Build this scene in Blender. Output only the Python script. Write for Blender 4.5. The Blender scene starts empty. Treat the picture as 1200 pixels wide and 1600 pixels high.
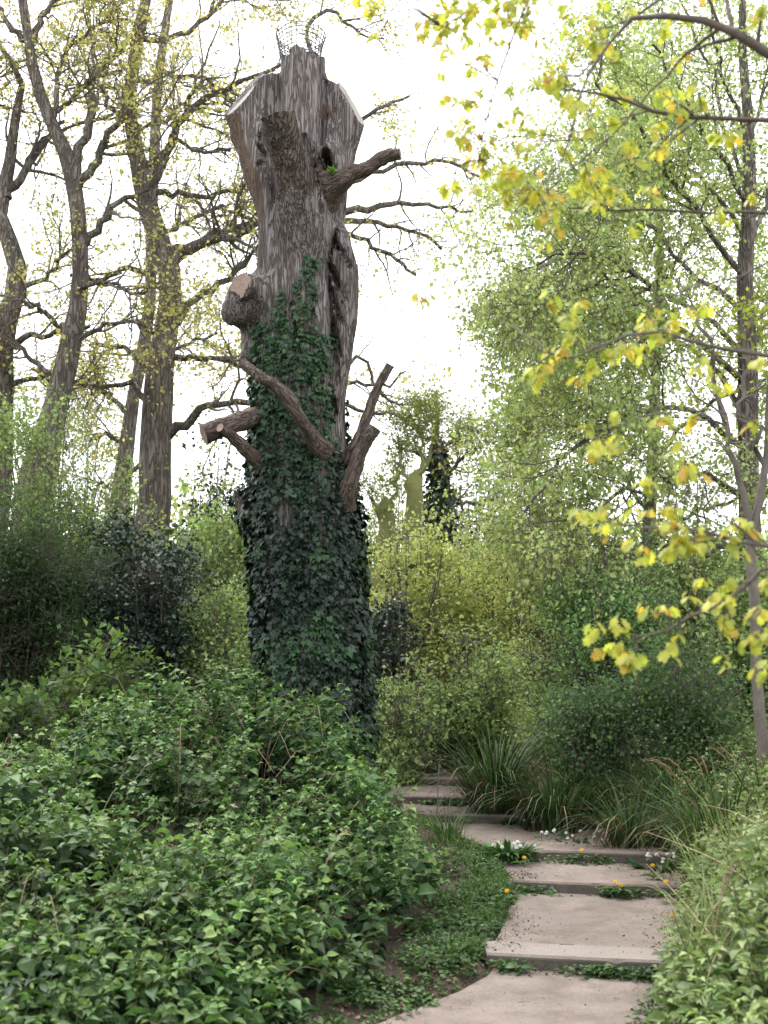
import bpy, math
import numpy as np
from math import radians, pi

# ------------------------------------------------------------------ camera, sky, sun, exposure
SC = bpy.context.scene
COL = SC.collection
F = 1900.0                       # focal length in photo pixels (1200 x 1600)
CAMZ = 1.7
TH = math.atan(300.0 / F)        # camera looks up a little
cam = bpy.data.cameras.new('camera')
camo = bpy.data.objects.new('camera', cam); COL.objects.link(camo)
camo.location = (0, 0, CAMZ); camo.rotation_euler = (pi / 2 + TH, 0, 0)
cam.sensor_fit = 'VERTICAL'; cam.sensor_height = 36.0; cam.lens = F / 1600 * 36.0
cam.clip_start = 0.05; cam.clip_end = 2000
cam.dof.use_dof = True; cam.dof.focus_distance = 12.7; cam.dof.aperture_fstop = 2.8
SC.camera = camo

SUN_EL, SUN_AZ = radians(56), radians(-24)
world = bpy.data.worlds.new('World'); SC.world = world; world.use_nodes = True
nt = world.node_tree; nt.nodes.clear()
n_out = nt.nodes.new('ShaderNodeOutputWorld'); n_bg = nt.nodes.new('ShaderNodeBackground')
n_sky = nt.nodes.new('ShaderNodeTexSky'); n_sky.sky_type = 'NISHITA'; n_sky.sun_disc = False
n_sky.sun_elevation = SUN_EL; n_sky.sun_rotation = SUN_AZ; n_sky.dust_density = 4.0; n_sky.air_density = 1.0
n_hs = nt.nodes.new('ShaderNodeHueSaturation'); n_hs.inputs['Saturation'].default_value = 0.25
n_mix = nt.nodes.new('ShaderNodeMixRGB'); n_mix.inputs[0].default_value = 0.72
n_mix.inputs[2].default_value = (9.3, 9.4, 9.8, 1)           # the even white cloud cover
nt.links.new(n_sky.outputs[0], n_hs.inputs['Color']); nt.links.new(n_hs.outputs[0], n_mix.inputs[1])
nt.links.new(n_mix.outputs[0], n_bg.inputs['Color']); n_bg.inputs['Strength'].default_value = 0.12
nt.links.new(n_bg.outputs[0], n_out.inputs['Surface'])

sun = bpy.data.lights.new('sun', 'SUN'); sun.energy = 1.5; sun.angle = radians(18); sun.color = (1, 0.96, 0.9)
suno = bpy.data.objects.new('sun', sun); COL.objects.link(suno)
suno.rotation_euler = (radians(-34), 0, radians(24))

SC.view_settings.view_transform = 'Standard'; SC.view_settings.look = 'None'
SC.view_settings.exposure = 1.6; SC.view_settings.gamma = 1.0; SC.view_settings.use_curve_mapping = False
SC.render.engine = 'CYCLES'
cy = SC.cycles
cy.max_bounces = 6; cy.diffuse_bounces = 4; cy.glossy_bounces = 2; cy.transmission_bounces = 4; cy.transparent_max_bounces = 4
cy.use_adaptive_sampling = True; cy.adaptive_threshold = 0.02
cy.use_denoising = True
cy.caustics_reflective = False; cy.caustics_refractive = False

rng = np.random.default_rng(7)
CT, ST = math.cos(TH), math.sin(TH)

def at(px, py, Y):
    """world point seen at photo pixel (px, py) at distance Y along the path"""
    u = (px - 600) / F; v = (800 - py) / F
    dy = CT - ST * v; dz = ST + CT * v
    s = Y / dy
    return np.array([u * s, Y, CAMZ + dz * s])

def project(P):
    d = P - np.array([0, 0, CAMZ])
    dep = d[:, 1] * CT + d[:, 2] * ST
    return 600 + F * d[:, 0] / dep, 800 - F * (-d[:, 1] * ST + d[:, 2] * CT) / dep

# ------------------------------------------------------------------ mesh helpers
def norm(v):
    return v / np.maximum(np.linalg.norm(v, axis=-1, keepdims=True), 1e-9)

class MB:
    """collects vertices, faces (tris and quads) and a colour for each vertex"""
    def __init__(s): s.v = []; s.c = []; s.f = {3: [], 4: []}; s.n = 0
    def add(s, v, faces, col=None):
        v = np.asarray(v, np.float32).reshape(-1, 3)
        for f in faces:
            f = np.asarray(f, np.int64)
            if len(f): s.f[f.shape[1]].append(f + s.n)
        s.v.append(v)
        if col is None: col = np.ones((len(v), 3), np.float32) * 0.5
        s.c.append(np.asarray(np.broadcast_to(col, (len(v), 3)), np.float32))
        s.n += len(v)
        return s
    def mesh(s, name, smooth=True):
        me = bpy.data.meshes.new(name)
        v = np.concatenate(s.v); c = np.concatenate(s.c)
        t = np.concatenate(s.f[3]) if s.f[3] else np.zeros((0, 3), np.int64)
        q = np.concatenate(s.f[4]) if s.f[4] else np.zeros((0, 4), np.int64)
        nl = len(t) * 3 + len(q) * 4
        me.vertices.add(len(v)); me.vertices.foreach_set('co', v.ravel())
        me.loops.add(nl); me.polygons.add(len(t) + len(q))
        me.loops.foreach_set('vertex_index', np.concatenate([t.ravel(), q.ravel()]).astype(np.int32))
        st = np.concatenate([np.arange(len(t)) * 3, len(t) * 3 + np.arange(len(q)) * 4]).astype(np.int32)
        me.polygons.foreach_set('loop_start', st)
        me.polygons.foreach_set('use_smooth', np.full(len(t) + len(q), smooth, bool))
        a = me.attributes.new('Col', 'FLOAT_COLOR', 'POINT')
        a.data.foreach_set('color', np.concatenate([c, np.ones((len(c), 1), np.float32)], 1).ravel())
        me.update(calc_edges=True)
        return me
    def build(s, name, mat, parent=None, smooth=True, kind=None):
        return obj(name, s.mesh(name, smooth), mat, parent, kind)

def obj(name, me, mat, parent=None, kind=None):
    o = bpy.data.objects.new(name, me); COL.objects.link(o)
    if mat is not None and len(me.materials) == 0: me.materials.append(mat)
    if parent is not None:
        o.parent = parent; o.matrix_parent_inverse = parent.matrix_basis.inverted()
    if kind: o['kind'] = kind
    return o

def tag(o, label, cat, group=None, kind=None):
    o['label'] = label; o['category'] = cat
    if group: o['group'] = group
    if kind: o['kind'] = kind
    return o

def thing(name, label, cat, loc=(0, 0, 0), group=None):
    o = bpy.data.objects.new(name, None); COL.objects.link(o)
    o.location = tuple(float(x) for x in loc); o.empty_display_size = 0.2
    return tag(o, label, cat, group)

def frames(Y, Z):
    Y = norm(Y); X = norm(np.cross(Y, Z)); Zn = np.cross(X, Y)
    return np.stack([X, Y, Zn], 1)                 # rows: local x, y, z axes in world

def scatter(mb, tpl, pos, Y, Z, size, col, width=None):
    """copy a leaf template to every position"""
    tv, tf = tpl
    n = len(pos)
    if n == 0: return
    fr = frames(Y, Z)
    s = np.asarray(size, float).reshape(-1, 1, 1) * np.ones((n, 1, 1))
    tvv = np.broadcast_to(tv, (n,) + tv.shape) * s
    if width is not None:
        tvv = tvv.copy(); tvv[:, :, 0] *= np.asarray(width).reshape(-1, 1)
    v = np.einsum('nki,nij->nkj', tvv, fr) + pos[:, None, :]
    k = len(tv)
    off = (np.arange(n) * k)[:, None, None]
    mb.add(v.reshape(-1, 3), [(np.asarray(f)[None] + off).reshape(-1, np.asarray(f).shape[1]) for f in tf],
           np.repeat(col, k, axis=0))

def rand_dir(n):
    return norm(rng.normal(size=(n, 3)))

def pal(cols, n, jitter=0.18, w=None):
    cols = np.asarray(cols, float)
    i = rng.choice(len(cols), n, p=w); j = rng.choice(len(cols), n, p=w)
    t = rng.random((n, 1)) * 0.5
    c = cols[i] * (1 - t) + cols[j] * t
    return c * np.exp(rng.normal(size=(n, 1)) * jitter)

# leaf templates: (verts, [face arrays]); x width, y length, z normal
L2 = (np.array([[0, 0, 0], [-.38, .48, .10], [.38, .48, .10], [0, 1, -.06]]), [[[0, 2, 3], [0, 3, 1]]])
L4 = (np.array([[0, 0, 0], [-.32, .40, .14], [.32, .40, .14], [0, .5, 0], [0, 1.03, -.2]]),
      [[[0, 2, 3], [0, 3, 1], [3, 2, 4], [3, 4, 1]]])
L8 = (np.array([[0, 0, 0], [-.25, .22, .13], [.25, .22, .13], [0, .3, .0], [-.29, .52, .10], [.29, .52, .10], [0, .62, -.05], [0, 1.05, -.24],
                [-.12, .84, -.07], [.12, .84, -.07]]),
      [[[0, 2, 3], [0, 3, 1], [6, 9, 7], [6, 7, 8], [6, 5, 9], [6, 8, 4]], [[3, 2, 5, 6], [3, 6, 4, 1]]])
def fan(outline, centre, zf=lambda x, y: 0):
    o = np.array(outline, float); k = len(o)
    v = np.concatenate([o, [centre]], 0)
    z = np.array([zf(x, y) for x, y in v])
    return (np.column_stack([v, z]), [[[k, (i + 1) % k, i] for i in range(k)]])
IVY = fan([(0, .08), (-.3, -.06), (-.52, .12), (-.4, .34), (-.5, .62), (-.2, .62), (0, 1.05), (.2, .62), (.5, .62), (.4, .34), (.52, .12), (.3, -.06)],
          (0, .38), lambda x, y: -.16 * abs(x) - .22 * max(0, y - .4) ** 2 * 2)
OAKL = fan([(0, 0), (-.10, .22), (-.26, .30), (-.17, .42), (-.36, .55), (-.2, .64), (-.30, .84), (-.1, .86), (0, 1), (.1, .86), (.30, .84), (.2, .64), (.36, .55), (.17, .42), (.26, .30), (.10, .22)],
           (0, .55), lambda x, y: .22 * abs(x) - .28 * y * y)
def blade(bend, wid=.05, seg=4):
    t = np.linspace(0, 1, seg + 1); a = t * bend
    y = np.concatenate([[0], np.cumsum(np.cos(a[:-1]) / seg)]); z = -np.concatenate([[0], np.cumsum(np.sin(a[:-1]) / seg)])
    w = wid * (1 - t ** 2.2) * .5 + .002
    v = []; q = []
    for i in range(seg + 1): v += [(-w[i], y[i], z[i]), (w[i], y[i], z[i])]
    for i in range(seg): q.append([2 * i, 2 * i + 1, 2 * i + 3, 2 * i + 2])
    return (np.array(v), [q])
BLADES = [blade(.5), blade(1.2), blade(1.9), blade(2.5, seg=5)]

def tubes(mb, sp, rad, sides, col, cap=False):
    """sp (B,m,3) spines, rad (B,m)"""
    sp = np.asarray(sp, float); rad = np.asarray(rad, float)
    B, m, _ = sp.shape
    T = norm(np.gradient(sp, axis=1))
    main = norm(sp[:, -1] - sp[:, 0])
    ref = np.where(np.abs(main[:, 2:3]) < .8, np.array([[0, 0, 1.]]), np.array([[1., 0.2, 0]]))
    U = norm(np.cross(T, ref[:, None, :])); V = np.cross(T, U)
    a = np.arange(sides) / sides * 2 * pi
    r = rad[..., None, None] if rad.ndim == 2 else rad[..., None]
    v = sp[:, :, None, :] + r * (np.cos(a)[None, None, :, None] * U[:, :, None, :] + np.sin(a)[None, None, :, None] * V[:, :, None, :])
    i = np.arange(m - 1)[:, None] * sides; j = np.arange(sides)[None, :]; j2 = (j + 1) % sides
    q = np.stack([i + j, i + sides + j, i + sides + j2, i + j2], -1).reshape(-1, 4)
    q = (q[None] + (np.arange(B) * m * sides)[:, None, None]).reshape(-1, 4)
    c = np.asarray(col, float)
    if c.ndim == 2: c = np.repeat(c, m * sides, axis=0)
    mb.add(v.reshape(-1, 3), [q], c)

def spline(pts, m):
    """Catmull-Rom through pts, resampled to m points"""
    P = np.asarray(pts, float)
    P = np.concatenate([[2 * P[0] - P[1]], P, [2 * P[-1] - P[-2]]])
    out = []
    for k in range(1, len(P) - 2):
        t = np.linspace(0, 1, 12, endpoint=False)[:, None]
        a, b, c, d = P[k - 1], P[k], P[k + 1], P[k + 2]
        out.append(.5 * (2 * b + (c - a) * t + (2 * a - 5 * b + 4 * c - d) * t ** 2 + (3 * b - a - 3 * c + d) * t ** 3))
    out.append(P[-2][None]); out = np.concatenate(out)
    L = np.concatenate([[0], np.cumsum(np.linalg.norm(np.diff(out, axis=0), axis=1))])
    s = np.linspace(0, L[-1], m)
    return np.stack([np.interp(s, L, out[:, i]) for i in range(out.shape[1])], 1)

def grow(sp, rad, n, t0, t1, length, ang, crook, up, m, rr=.6, taper=.25, rmin=.003):
    """n child branches out of the parent spines; returns spines and radii"""
    B, k, _ = sp.shape
    seg = np.linalg.norm(np.diff(sp, axis=1), axis=2).sum(1)
    idx = rng.choice(B, n, p=seg / seg.sum())
    t = t0 + (t1 - t0) * rng.random(n)
    x = t * (k - 1); i = np.minimum(x.astype(int), k - 2); f = (x - i)[:, None]
    p = sp[idx, i] * (1 - f) + sp[idx, i + 1] * f
    tan = norm(sp[idx, i + 1] - sp[idx, i])
    r0 = (rad[idx, i] * (1 - f[:, 0]) + rad[idx, i + 1] * f[:, 0]) * rr
    per = norm(np.cross(tan, rand_dir(n)))
    a = (ang * (0.6 + 0.8 * rng.random(n)))[:, None]
    d = norm(tan * np.cos(a) + per * np.sin(a))
    L = length * (.45 + .9 * rng.random(n)) * (1.15 - .55 * t)
    out = np.zeros((n, m, 3)); out[:, 0] = p
    step = (L / (m - 1))[:, None]
    for j in range(1, m):
        d = norm(d + crook * rng.normal(size=(n, 3)) + np.array([0, 0, up]))
        out[:, j] = out[:, j - 1] + d * step
    r = np.maximum(r0[:, None] * np.linspace(1, taper, m)[None], rmin)
    return out, r

# ------------------------------------------------------------------ numpy value noise
def _h(x, y, z):
    n = (x * 374761393 + y * 668265263 + z * 1274126177) & 0x7fffffff
    n = ((n ^ (n >> 13)) * 1103515245 + 12345) & 0x7fffffff
    n = (n ^ (n >> 16)) & 0xffff
    return n.astype(np.float32) / 65535.0
def vnoise(p):
    p = np.asarray(p, np.float64); i = np.floor(p).astype(np.int64); f = (p - i).astype(np.float32)
    f = f * f * (3 - 2 * f)
    x, y, z = i[..., 0], i[..., 1], i[..., 2]; fx, fy, fz = f[..., 0], f[..., 1], f[..., 2]
    def lx(a, b): return _h(x, y + a, z + b) * (1 - fx) + _h(x + 1, y + a, z + b) * fx
    return (lx(0, 0) * (1 - fy) + lx(1, 0) * fy) * (1 - fz) + (lx(0, 1) * (1 - fy) + lx(1, 1) * fy) * fz - .5
def n2(x, y, s=1.0, o=0):
    return vnoise(np.stack([x * s + o, y * s + 2.3 * o, np.zeros_like(x) + .37 + o], -1))

# ------------------------------------------------------------------ materials
def new_mat(name):
    m = bpy.data.materials.new(name); m.use_nodes = True
    t = m.node_tree; t.nodes.clear()
    return m, t, t.nodes.new('ShaderNodeOutputMaterial')
def N(t, kind, **kw):
    n = t.nodes.new(kind)
    for k, v in kw.items():
        if k in n.inputs: n.inputs[k].default_value = v
        else: setattr(n, k, v)
    return n

def leaf_mat(name, rough=.6, trans=.42, spec=.2, warm=(1.08, 1.1, .75)):
    m, t, out = new_mat(name)
    at_ = N(t, 'ShaderNodeAttribute', attribute_name='Col')
    geo = N(t, 'ShaderNodeNewGeometry')
    no = N(t, 'ShaderNodeTexNoise', Scale=22.0, Detail=2.0)
    t.links.new(geo.outputs['Position'], no.inputs['Vector'])
    mr = N(t, 'ShaderNodeMapRange'); mr.inputs[1].default_value = .3; mr.inputs[2].default_value = .7; mr.inputs[3].default_value = .8; mr.inputs[4].default_value = 1.2
    t.links.new(no.outputs[0], mr.inputs[0])
    mul = N(t, 'ShaderNodeVectorMath', operation='SCALE'); t.links.new(at_.outputs['Color'], mul.inputs[0]); t.links.new(mr.outputs[0], mul.inputs['Scale'])
    p = N(t, 'ShaderNodeBsdfPrincipled', Roughness=rough)
    p.inputs['Specular IOR Level'].default_value = spec
    t.links.new(mul.outputs[0], p.inputs['Base Color'])
    w = N(t, 'ShaderNodeVectorMath', operation='MULTIPLY'); w.inputs[1].default_value = warm
    t.links.new(mul.outputs[0], w.inputs[0])
    tr = N(t, 'ShaderNodeBsdfTranslucent'); t.links.new(w.outputs[0], tr.inputs['Color'])
    mx = N(t, 'ShaderNodeMixShader'); mx.inputs[0].default_value = trans
    t.links.new(p.outputs[0], mx.inputs[1]); t.links.new(tr.outputs[0], mx.inputs[2]); t.links.new(mx.outputs[0], out.inputs['Surface'])
    return m

def bark_mat(name, ridge, crack, sx=26.0, sz=5.0, bump=.02, moss=None, moss_amt=.35, tan=None, coords='Object', peel=None):
    m, t, out = new_mat(name)
    tc = N(t, 'ShaderNodeTexCoord')
    mp = N(t, 'ShaderNodeMapping'); mp.inputs['Scale'].default_value = (sx, sx, sz)
    t.links.new(tc.outputs[coords], mp.inputs['Vector'])
    wn = N(t, 'ShaderNodeTexNoise', Scale=.38, Detail=3.0); t.links.new(mp.outputs[0], wn.inputs['Vector'])
    add = N(t, 'ShaderNodeVectorMath', operation='MULTIPLY_ADD'); add.inputs[1].default_value = (2.4, 2.4, 1.2)
    t.links.new(wn.outputs['Color'], add.inputs[0]); t.links.new(mp.outputs[0], add.inputs[2])
    vo = N(t, 'ShaderNodeTexNoise', Scale=.8, Detail=2.0, Roughness=.5); t.links.new(add.outputs[0], vo.inputs['Vector'])
    sb = N(t, 'ShaderNodeMath', operation='SUBTRACT'); sb.inputs[1].default_value = .5; t.links.new(vo.outputs[0], sb.inputs[0])
    ab = N(t, 'ShaderNodeMath', operation='ABSOLUTE'); t.links.new(sb.outputs[0], ab.inputs[0])
    r = N(t, 'ShaderNodeMapRange', interpolation_type='SMOOTHSTEP'); r.inputs[1].default_value = .0; r.inputs[2].default_value = .11
    t.links.new(ab.outputs[0], r.inputs[0])
    fn = N(t, 'ShaderNodeTexNoise', Scale=2.6, Detail=7.0, Roughness=.7); t.links.new(mp.outputs[0], fn.inputs['Vector'])
    hsum = N(t, 'ShaderNodeMath', operation='MULTIPLY_ADD'); hsum.inputs[1].default_value = .85
    t.links.new(fn.outputs[0], hsum.inputs[0]); t.links.new(r.outputs[0], hsum.inputs[2])
    big = N(t, 'ShaderNodeTexNoise', Scale=1.7, Detail=4.0); t.links.new(tc.outputs[coords], big.inputs['Vector'])
    mixc = N(t, 'ShaderNodeMixRGB'); mixc.inputs[1].default_value = (*crack, 1); mixc.inputs[2].default_value = (*ridge, 1)
    cr = N(t, 'ShaderNodeMapRange'); cr.inputs[1].default_value = .35; cr.inputs[2].default_value = 1.5
    t.links.new(hsum.outputs[0], cr.inputs[0]); t.links.new(cr.outputs[0], mixc.inputs[0])
    last = mixc.outputs[0]
    vr = N(t, 'ShaderNodeMapRange'); vr.inputs[1].default_value = .3; vr.inputs[2].default_value = .7; vr.inputs[3].default_value = .7; vr.inputs[4].default_value = 1.3
    t.links.new(big.outputs[0], vr.inputs[0])
    sc = N(t, 'ShaderNodeVectorMath', operation='SCALE'); t.links.new(last, sc.inputs[0]); t.links.new(vr.outputs[0], sc.inputs['Scale']); last = sc.outputs[0]
    for colr, amt, s in ((moss, moss_amt, 2.6), (tan, .6, 1.1)):
        if colr is None: continue
        mn = N(t, 'ShaderNodeTexNoise', Scale=s, Detail=5.0, Roughness=.65); t.links.new(tc.outputs[coords], mn.inputs['Vector'])
        rm = N(t, 'ShaderNodeMapRange'); rm.inputs[1].default_value = .5; rm.inputs[2].default_value = .68; rm.inputs[4].default_value = amt
        t.links.new(mn.outputs[0], rm.inputs[0])
        mm = N(t, 'ShaderNodeMixRGB'); mm.inputs[2].default_value = (*colr, 1)
        t.links.new(rm.outputs[0], mm.inputs[0]); t.links.new(last, mm.inputs[1]); last = mm.outputs[0]
    if peel is not None:
        pa = N(t, 'ShaderNodeAttribute', attribute_name='Col'); sx_ = N(t, 'ShaderNodeSeparateColor'); t.links.new(pa.outputs['Color'], sx_.inputs[0])
        pm = N(t, 'ShaderNodeMixRGB'); pm.inputs[2].default_value = (*peel, 1)
        t.links.new(sx_.outputs[0], pm.inputs[0]); t.links.new(last, pm.inputs[1]); last = pm.outputs[0]
    p = N(t, 'ShaderNodeBsdfPrincipled', Roughness=.9); p.inputs['Specular IOR Level'].default_value = .2
    b = N(t, 'ShaderNodeBump', Strength=1.0, Distance=bump)
    t.links.new(hsum.outputs[0], b.inputs['Height']); t.links.new(b.outputs[0], p.inputs['Normal'])
    t.links.new(last, p.inputs['Base Color']); t.links.new(p.outputs[0], out.inputs['Surface'])
    return m

def noise_mat(name, c1, c2, scale=6.0, rough=.9, bump=.004, fine=60.0, speck=None, s0=.52, s1=.7):
    m, t, out = new_mat(name)
    geo = N(t, 'ShaderNodeNewGeometry')
    a = N(t, 'ShaderNodeTexNoise', Scale=scale, Detail=6.0, Roughness=.65); t.links.new(geo.outputs['Position'], a.inputs['Vector'])
    f = N(t, 'ShaderNodeTexNoise', Scale=fine, Detail=4.0, Roughness=.7); t.links.new(geo.outputs['Position'], f.inputs['Vector'])
    r = N(t, 'ShaderNodeMapRange'); r.inputs[1].default_value = .3; r.inputs[2].default_value = .7; t.links.new(a.outputs[0], r.inputs[0])
    mx = N(t, 'ShaderNodeMixRGB'); mx.inputs[1].default_value = (*c1, 1); mx.inputs[2].default_value = (*c2, 1); t.links.new(r.outputs[0], mx.inputs[0])
    last = mx.outputs[0]
    fr = N(t, 'ShaderNodeMapRange'); fr.inputs[1].default_value = .3; fr.inputs[2].default_value = .7; fr.inputs[3].default_value = .78; fr.inputs[4].default_value = 1.22
    t.links.new(f.outputs[0], fr.inputs[0])
    s = N(t, 'ShaderNodeVectorMath', operation='SCALE'); t.links.new(last, s.inputs[0]); t.links.new(fr.outputs[0], s.inputs['Scale']); last = s.outputs[0]
    if speck is not None:
        sp = N(t, 'ShaderNodeTexNoise', Scale=2.3, Detail=8.0, Roughness=.75); t.links.new(geo.outputs['Position'], sp.inputs['Vector'])
        rm = N(t, 'ShaderNodeMapRange'); rm.inputs[1].default_value = s0; rm.inputs[2].default_value = s1; rm.inputs[4].default_value = .8; t.links.new(sp.outputs[0], rm.inputs[0])
        m2 = N(t, 'ShaderNodeMixRGB'); m2.inputs[2].default_value = (*speck, 1); t.links.new(rm.outputs[0], m2.inputs[0]); t.links.new(last, m2.inputs[1]); last = m2.outputs[0]
    p = N(t, 'ShaderNodeBsdfPrincipled', Roughness=rough); p.inputs['Specular IOR Level'].default_value = .25
    b = N(t, 'ShaderNodeBump', Strength=.8, Distance=bump); t.links.new(f.outputs[0], b.inputs['Height']); t.links.new(b.outputs[0], p.inputs['Normal'])
    t.links.new(last, p.inputs['Base Color']); t.links.new(p.outputs[0], out.inputs['Surface'])
    return m

M = {}
M['leaf'] = leaf_mat('young_leaf')
M['bramble'] = leaf_mat('bramble_leaf', rough=.55, trans=.3, spec=.2, warm=(1.0, 1.2, .7))
M['ivy'] = leaf_mat('ivy_leaf', rough=.36, trans=.08, spec=.24)
M['holly'] = leaf_mat('holly_leaf', rough=.3, trans=.05, spec=.55)
M['oakleaf'] = leaf_mat('fresh_oak_leaf', rough=.5, trans=.5, spec=.3, warm=(1.1, 1.12, .6))
M['grass'] = leaf_mat('grass_blade', rough=.55, trans=.25, spec=.2)
M['flower'] = leaf_mat('petal', rough=.6, trans=.3, spec=.2, warm=(1, 1, 1))
M['litter'] = leaf_mat('dead_leaf', rough=.8, trans=.05, spec=.2, warm=(1, 1, 1))
M['bark'] = bark_mat('old_oak_bark', (.285, .254, .242), (.085, .071, .065), sx=42, sz=2.8, bump=.035, moss=(.15, .118, .10), moss_amt=.4, peel=(.165, .118, .092))
M['barkf'] = bark_mat('brown_stub_bark', (.185, .148, .128), (.045, .036, .032), sx=38, sz=2.7, bump=.035, moss=(.085, .065, .052), moss_amt=.6)
M['stub'] = bark_mat('stub_bark', (.20, .155, .132), (.075, .057, .048), sx=44, sz=4, bump=.02)
M['cut'] = noise_mat('sawn_wood', (.36, .325, .29), (.26, .23, .20), scale=5, fine=40, bump=.002)
M['cutb'] = noise_mat('weathered_wood', (.28, .21, .175), (.19, .14, .115), scale=8, fine=40, bump=.004)
M['obark'] = bark_mat('living_oak_bark', (.235, .205, .18), (.085, .07, .062), sx=22, sz=3, bump=.04, moss=(.115, .12, .09), moss_amt=.5)
M['twig'] = noise_mat('twig_bark', (.10, .083, .07), (.15, .13, .11), scale=3, fine=30)
M['pale'] = noise_mat('pale_bark', (.17, .148, .132), (.11, .095, .085), scale=7, fine=40)
M['greenbark'] = noise_mat('mossy_bark', (.16, .19, .06), (.23, .22, .10), scale=5, fine=30, bump=.01)
M['concrete'] = noise_mat('worn_concrete', (.235, .193, .165), (.155, .127, .108), scale=2.6, fine=60, bump=.010, speck=(.105, .08, .064), s0=.47, s1=.66)
M['edging'] = noise_mat('pale_concrete_edging', (.24, .205, .178), (.195, .165, .145), scale=2.6, fine=70, bump=.003)
M['riser'] = noise_mat('dark_riser_concrete', (.085, .075, .062), (.13, .11, .095), scale=9, fine=55, bump=.008, speck=(.05, .06, .03))  # riser concrete: darker than the treads, with green-brown specks
M['soil'] = noise_mat('dark_soil', (.055, .04, .03), (.10, .075, .055), scale=2.2, fine=24, bump=.03)
M['dust'] = noise_mat('dusty_earth', (.15, .112, .094), (.10, .075, .06), scale=3.2, fine=45, bump=.012, speck=(.10, .075, .06))
M['wire'] = noise_mat('galvanised_wire', (.14, .135, .13), (.10, .097, .093), scale=9, rough=.5)

# ------------------------------------------------------------------ ground
STEP_D = [8.0, 10.35, 11.5, 13.8, 14.9, 16.6]
STEP_Z = [.12, .24, .36, .48, .60, .72]
def ss(x, a, b):
    t = np.clip((x - a) / (b - a), 0, 1); return t * t * (3 - 2 * t)
YAW = .24
CX = [1.26, 1.75, 1.80, 1.25, .68, .60]          # middle of each step
def along(x, y):
    xm = np.interp(y, STEP_D, CX)
    return y + YAW * np.clip(x - xm, -1.5, 1.5)
def ramp(s):
    return np.interp(s, [-10, 8, 10.35, 11.5, 13.8, 14.9, 16.6, 19, 30, 60, 200], [0, 0, .12, .24, .36, .48, .60, .76, 1.2, 2.4, 5])
# path edges by distance (left x, right x)
PE_Y = [-3, 3.0, 5.0, 6.0, 6.6, 7.1, 7.6, 8.0, 10.35, 11.5, 13.0, 13.8, 14.9, 16.6, 18.5, 21]
PE_L = [-1.1, -1.1, -.95, -.52, -.18, .14, .46, .66, 1.10, 1.05, .62, .45, .15, .05, -.8, -2.4]
PE_R = [.6, .6, .72, .92, 1.14, 1.38, 1.62, 1.80, 2.42, 2.62, 2.35, 1.95, 1.25, 1.15, .6, -1.0]
def path_edges(y): return np.interp(y, PE_Y, PE_L), np.interp(y, PE_Y, PE_R)
def off_path(x, y):
    l, r = path_edges(y)
    return np.maximum(l - x, x - r)               # > 0 outside the path
def ground_z(x, y):
    x = np.asarray(x, float); y = np.asarray(y, float)
    z = ramp(along(x, y))
    o = off_path(x, y)
    k = ss(o, -.05, .6)
    z = z - .035 * (1 - k) + k * (.05 + .07 * n2(x, y, 1.3) + .04 * n2(x, y, 4.0, 3)) + .11 * ss(o, -.03, .07) * (1 - ss(o, .25, .8)) * ss(y, 7.2, 8.0)
    l, r = path_edges(y)
    z = z + ss(x - r, .05, 2.2) * .55 * ss(y, -2, 4) * (1 - .5 * ss(y, 14, 24))
    z = z + ss(l - x, .2, 4.0) * .30
    z = z + .5 * n2(x, y, .12, 5) * ss(np.abs(x) + .4 * y, 8, 20)
    return z

def grid_mesh(xs, ys, zf):
    X, Y = np.meshgrid(xs, ys, indexing='ij')
    v = np.stack([X, Y, zf(X, Y)], -1).reshape(-1, 3)
    nx, ny = len(xs), len(ys)
    i = np.arange(nx - 1)[:, None] * ny; j = np.arange(ny - 1)[None]
    q = np.stack([i + j, i + ny + j, i + ny + j + 1, i + j + 1], -1).reshape(-1, 4)
    return v, q
xs = np.concatenate([-np.geomspace(300, 6, 26), np.arange(-5.9, 6, .1), np.geomspace(6, 300, 26)])
ys = np.concatenate([np.linspace(-40, -4, 8), np.arange(-3.5, 20, .1), np.geomspace(20, 500, 40)])
v, q = grid_mesh(xs, ys, ground_z)
g = MB().add(v, [q]).build('ground', M['soil'], kind='structure')

# path surface from the camera to the first step, one dusty worn strip
def step_line(k, x):                               # y of step k's front edge at x
    return STEP_D[k] - YAW * (x - CX[k])
def slab_grid(y0f, y1f, ztop, nx, ny, lo, hi, rough=.004, seed=0):
    """top sheet between two step lines with wavy side edges"""
    u = np.linspace(0, 1, nx)[:, None]; w = np.linspace(0, 1, ny)[None]
    X = np.zeros((nx, ny)); Y = np.zeros((nx, ny))
    ymid = (y0f(lo * .5 + hi * .5) * (1 - w) + y1f(lo * .5 + hi * .5) * w)
    l, r = path_edges(ymid); l = np.maximum(l, lo - 9); r = np.minimum(r, hi + 9)
    wob = .035 * n2(ymid, ymid * 0, 3.1, seed + 1) + .02 * n2(ymid, ymid * 0, 9.1, seed + 2)
    X = (l + wob) * (1 - u) + (r - wob) * u
    Y = y0f(X) * (1 - w) + y1f(X) * w
    Z = ztop(X, Y) + rough * (n2(X, Y, 3.0, seed) + .5 * n2(X, Y, 9, seed)) * 2
    return X, Y, Z
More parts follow.
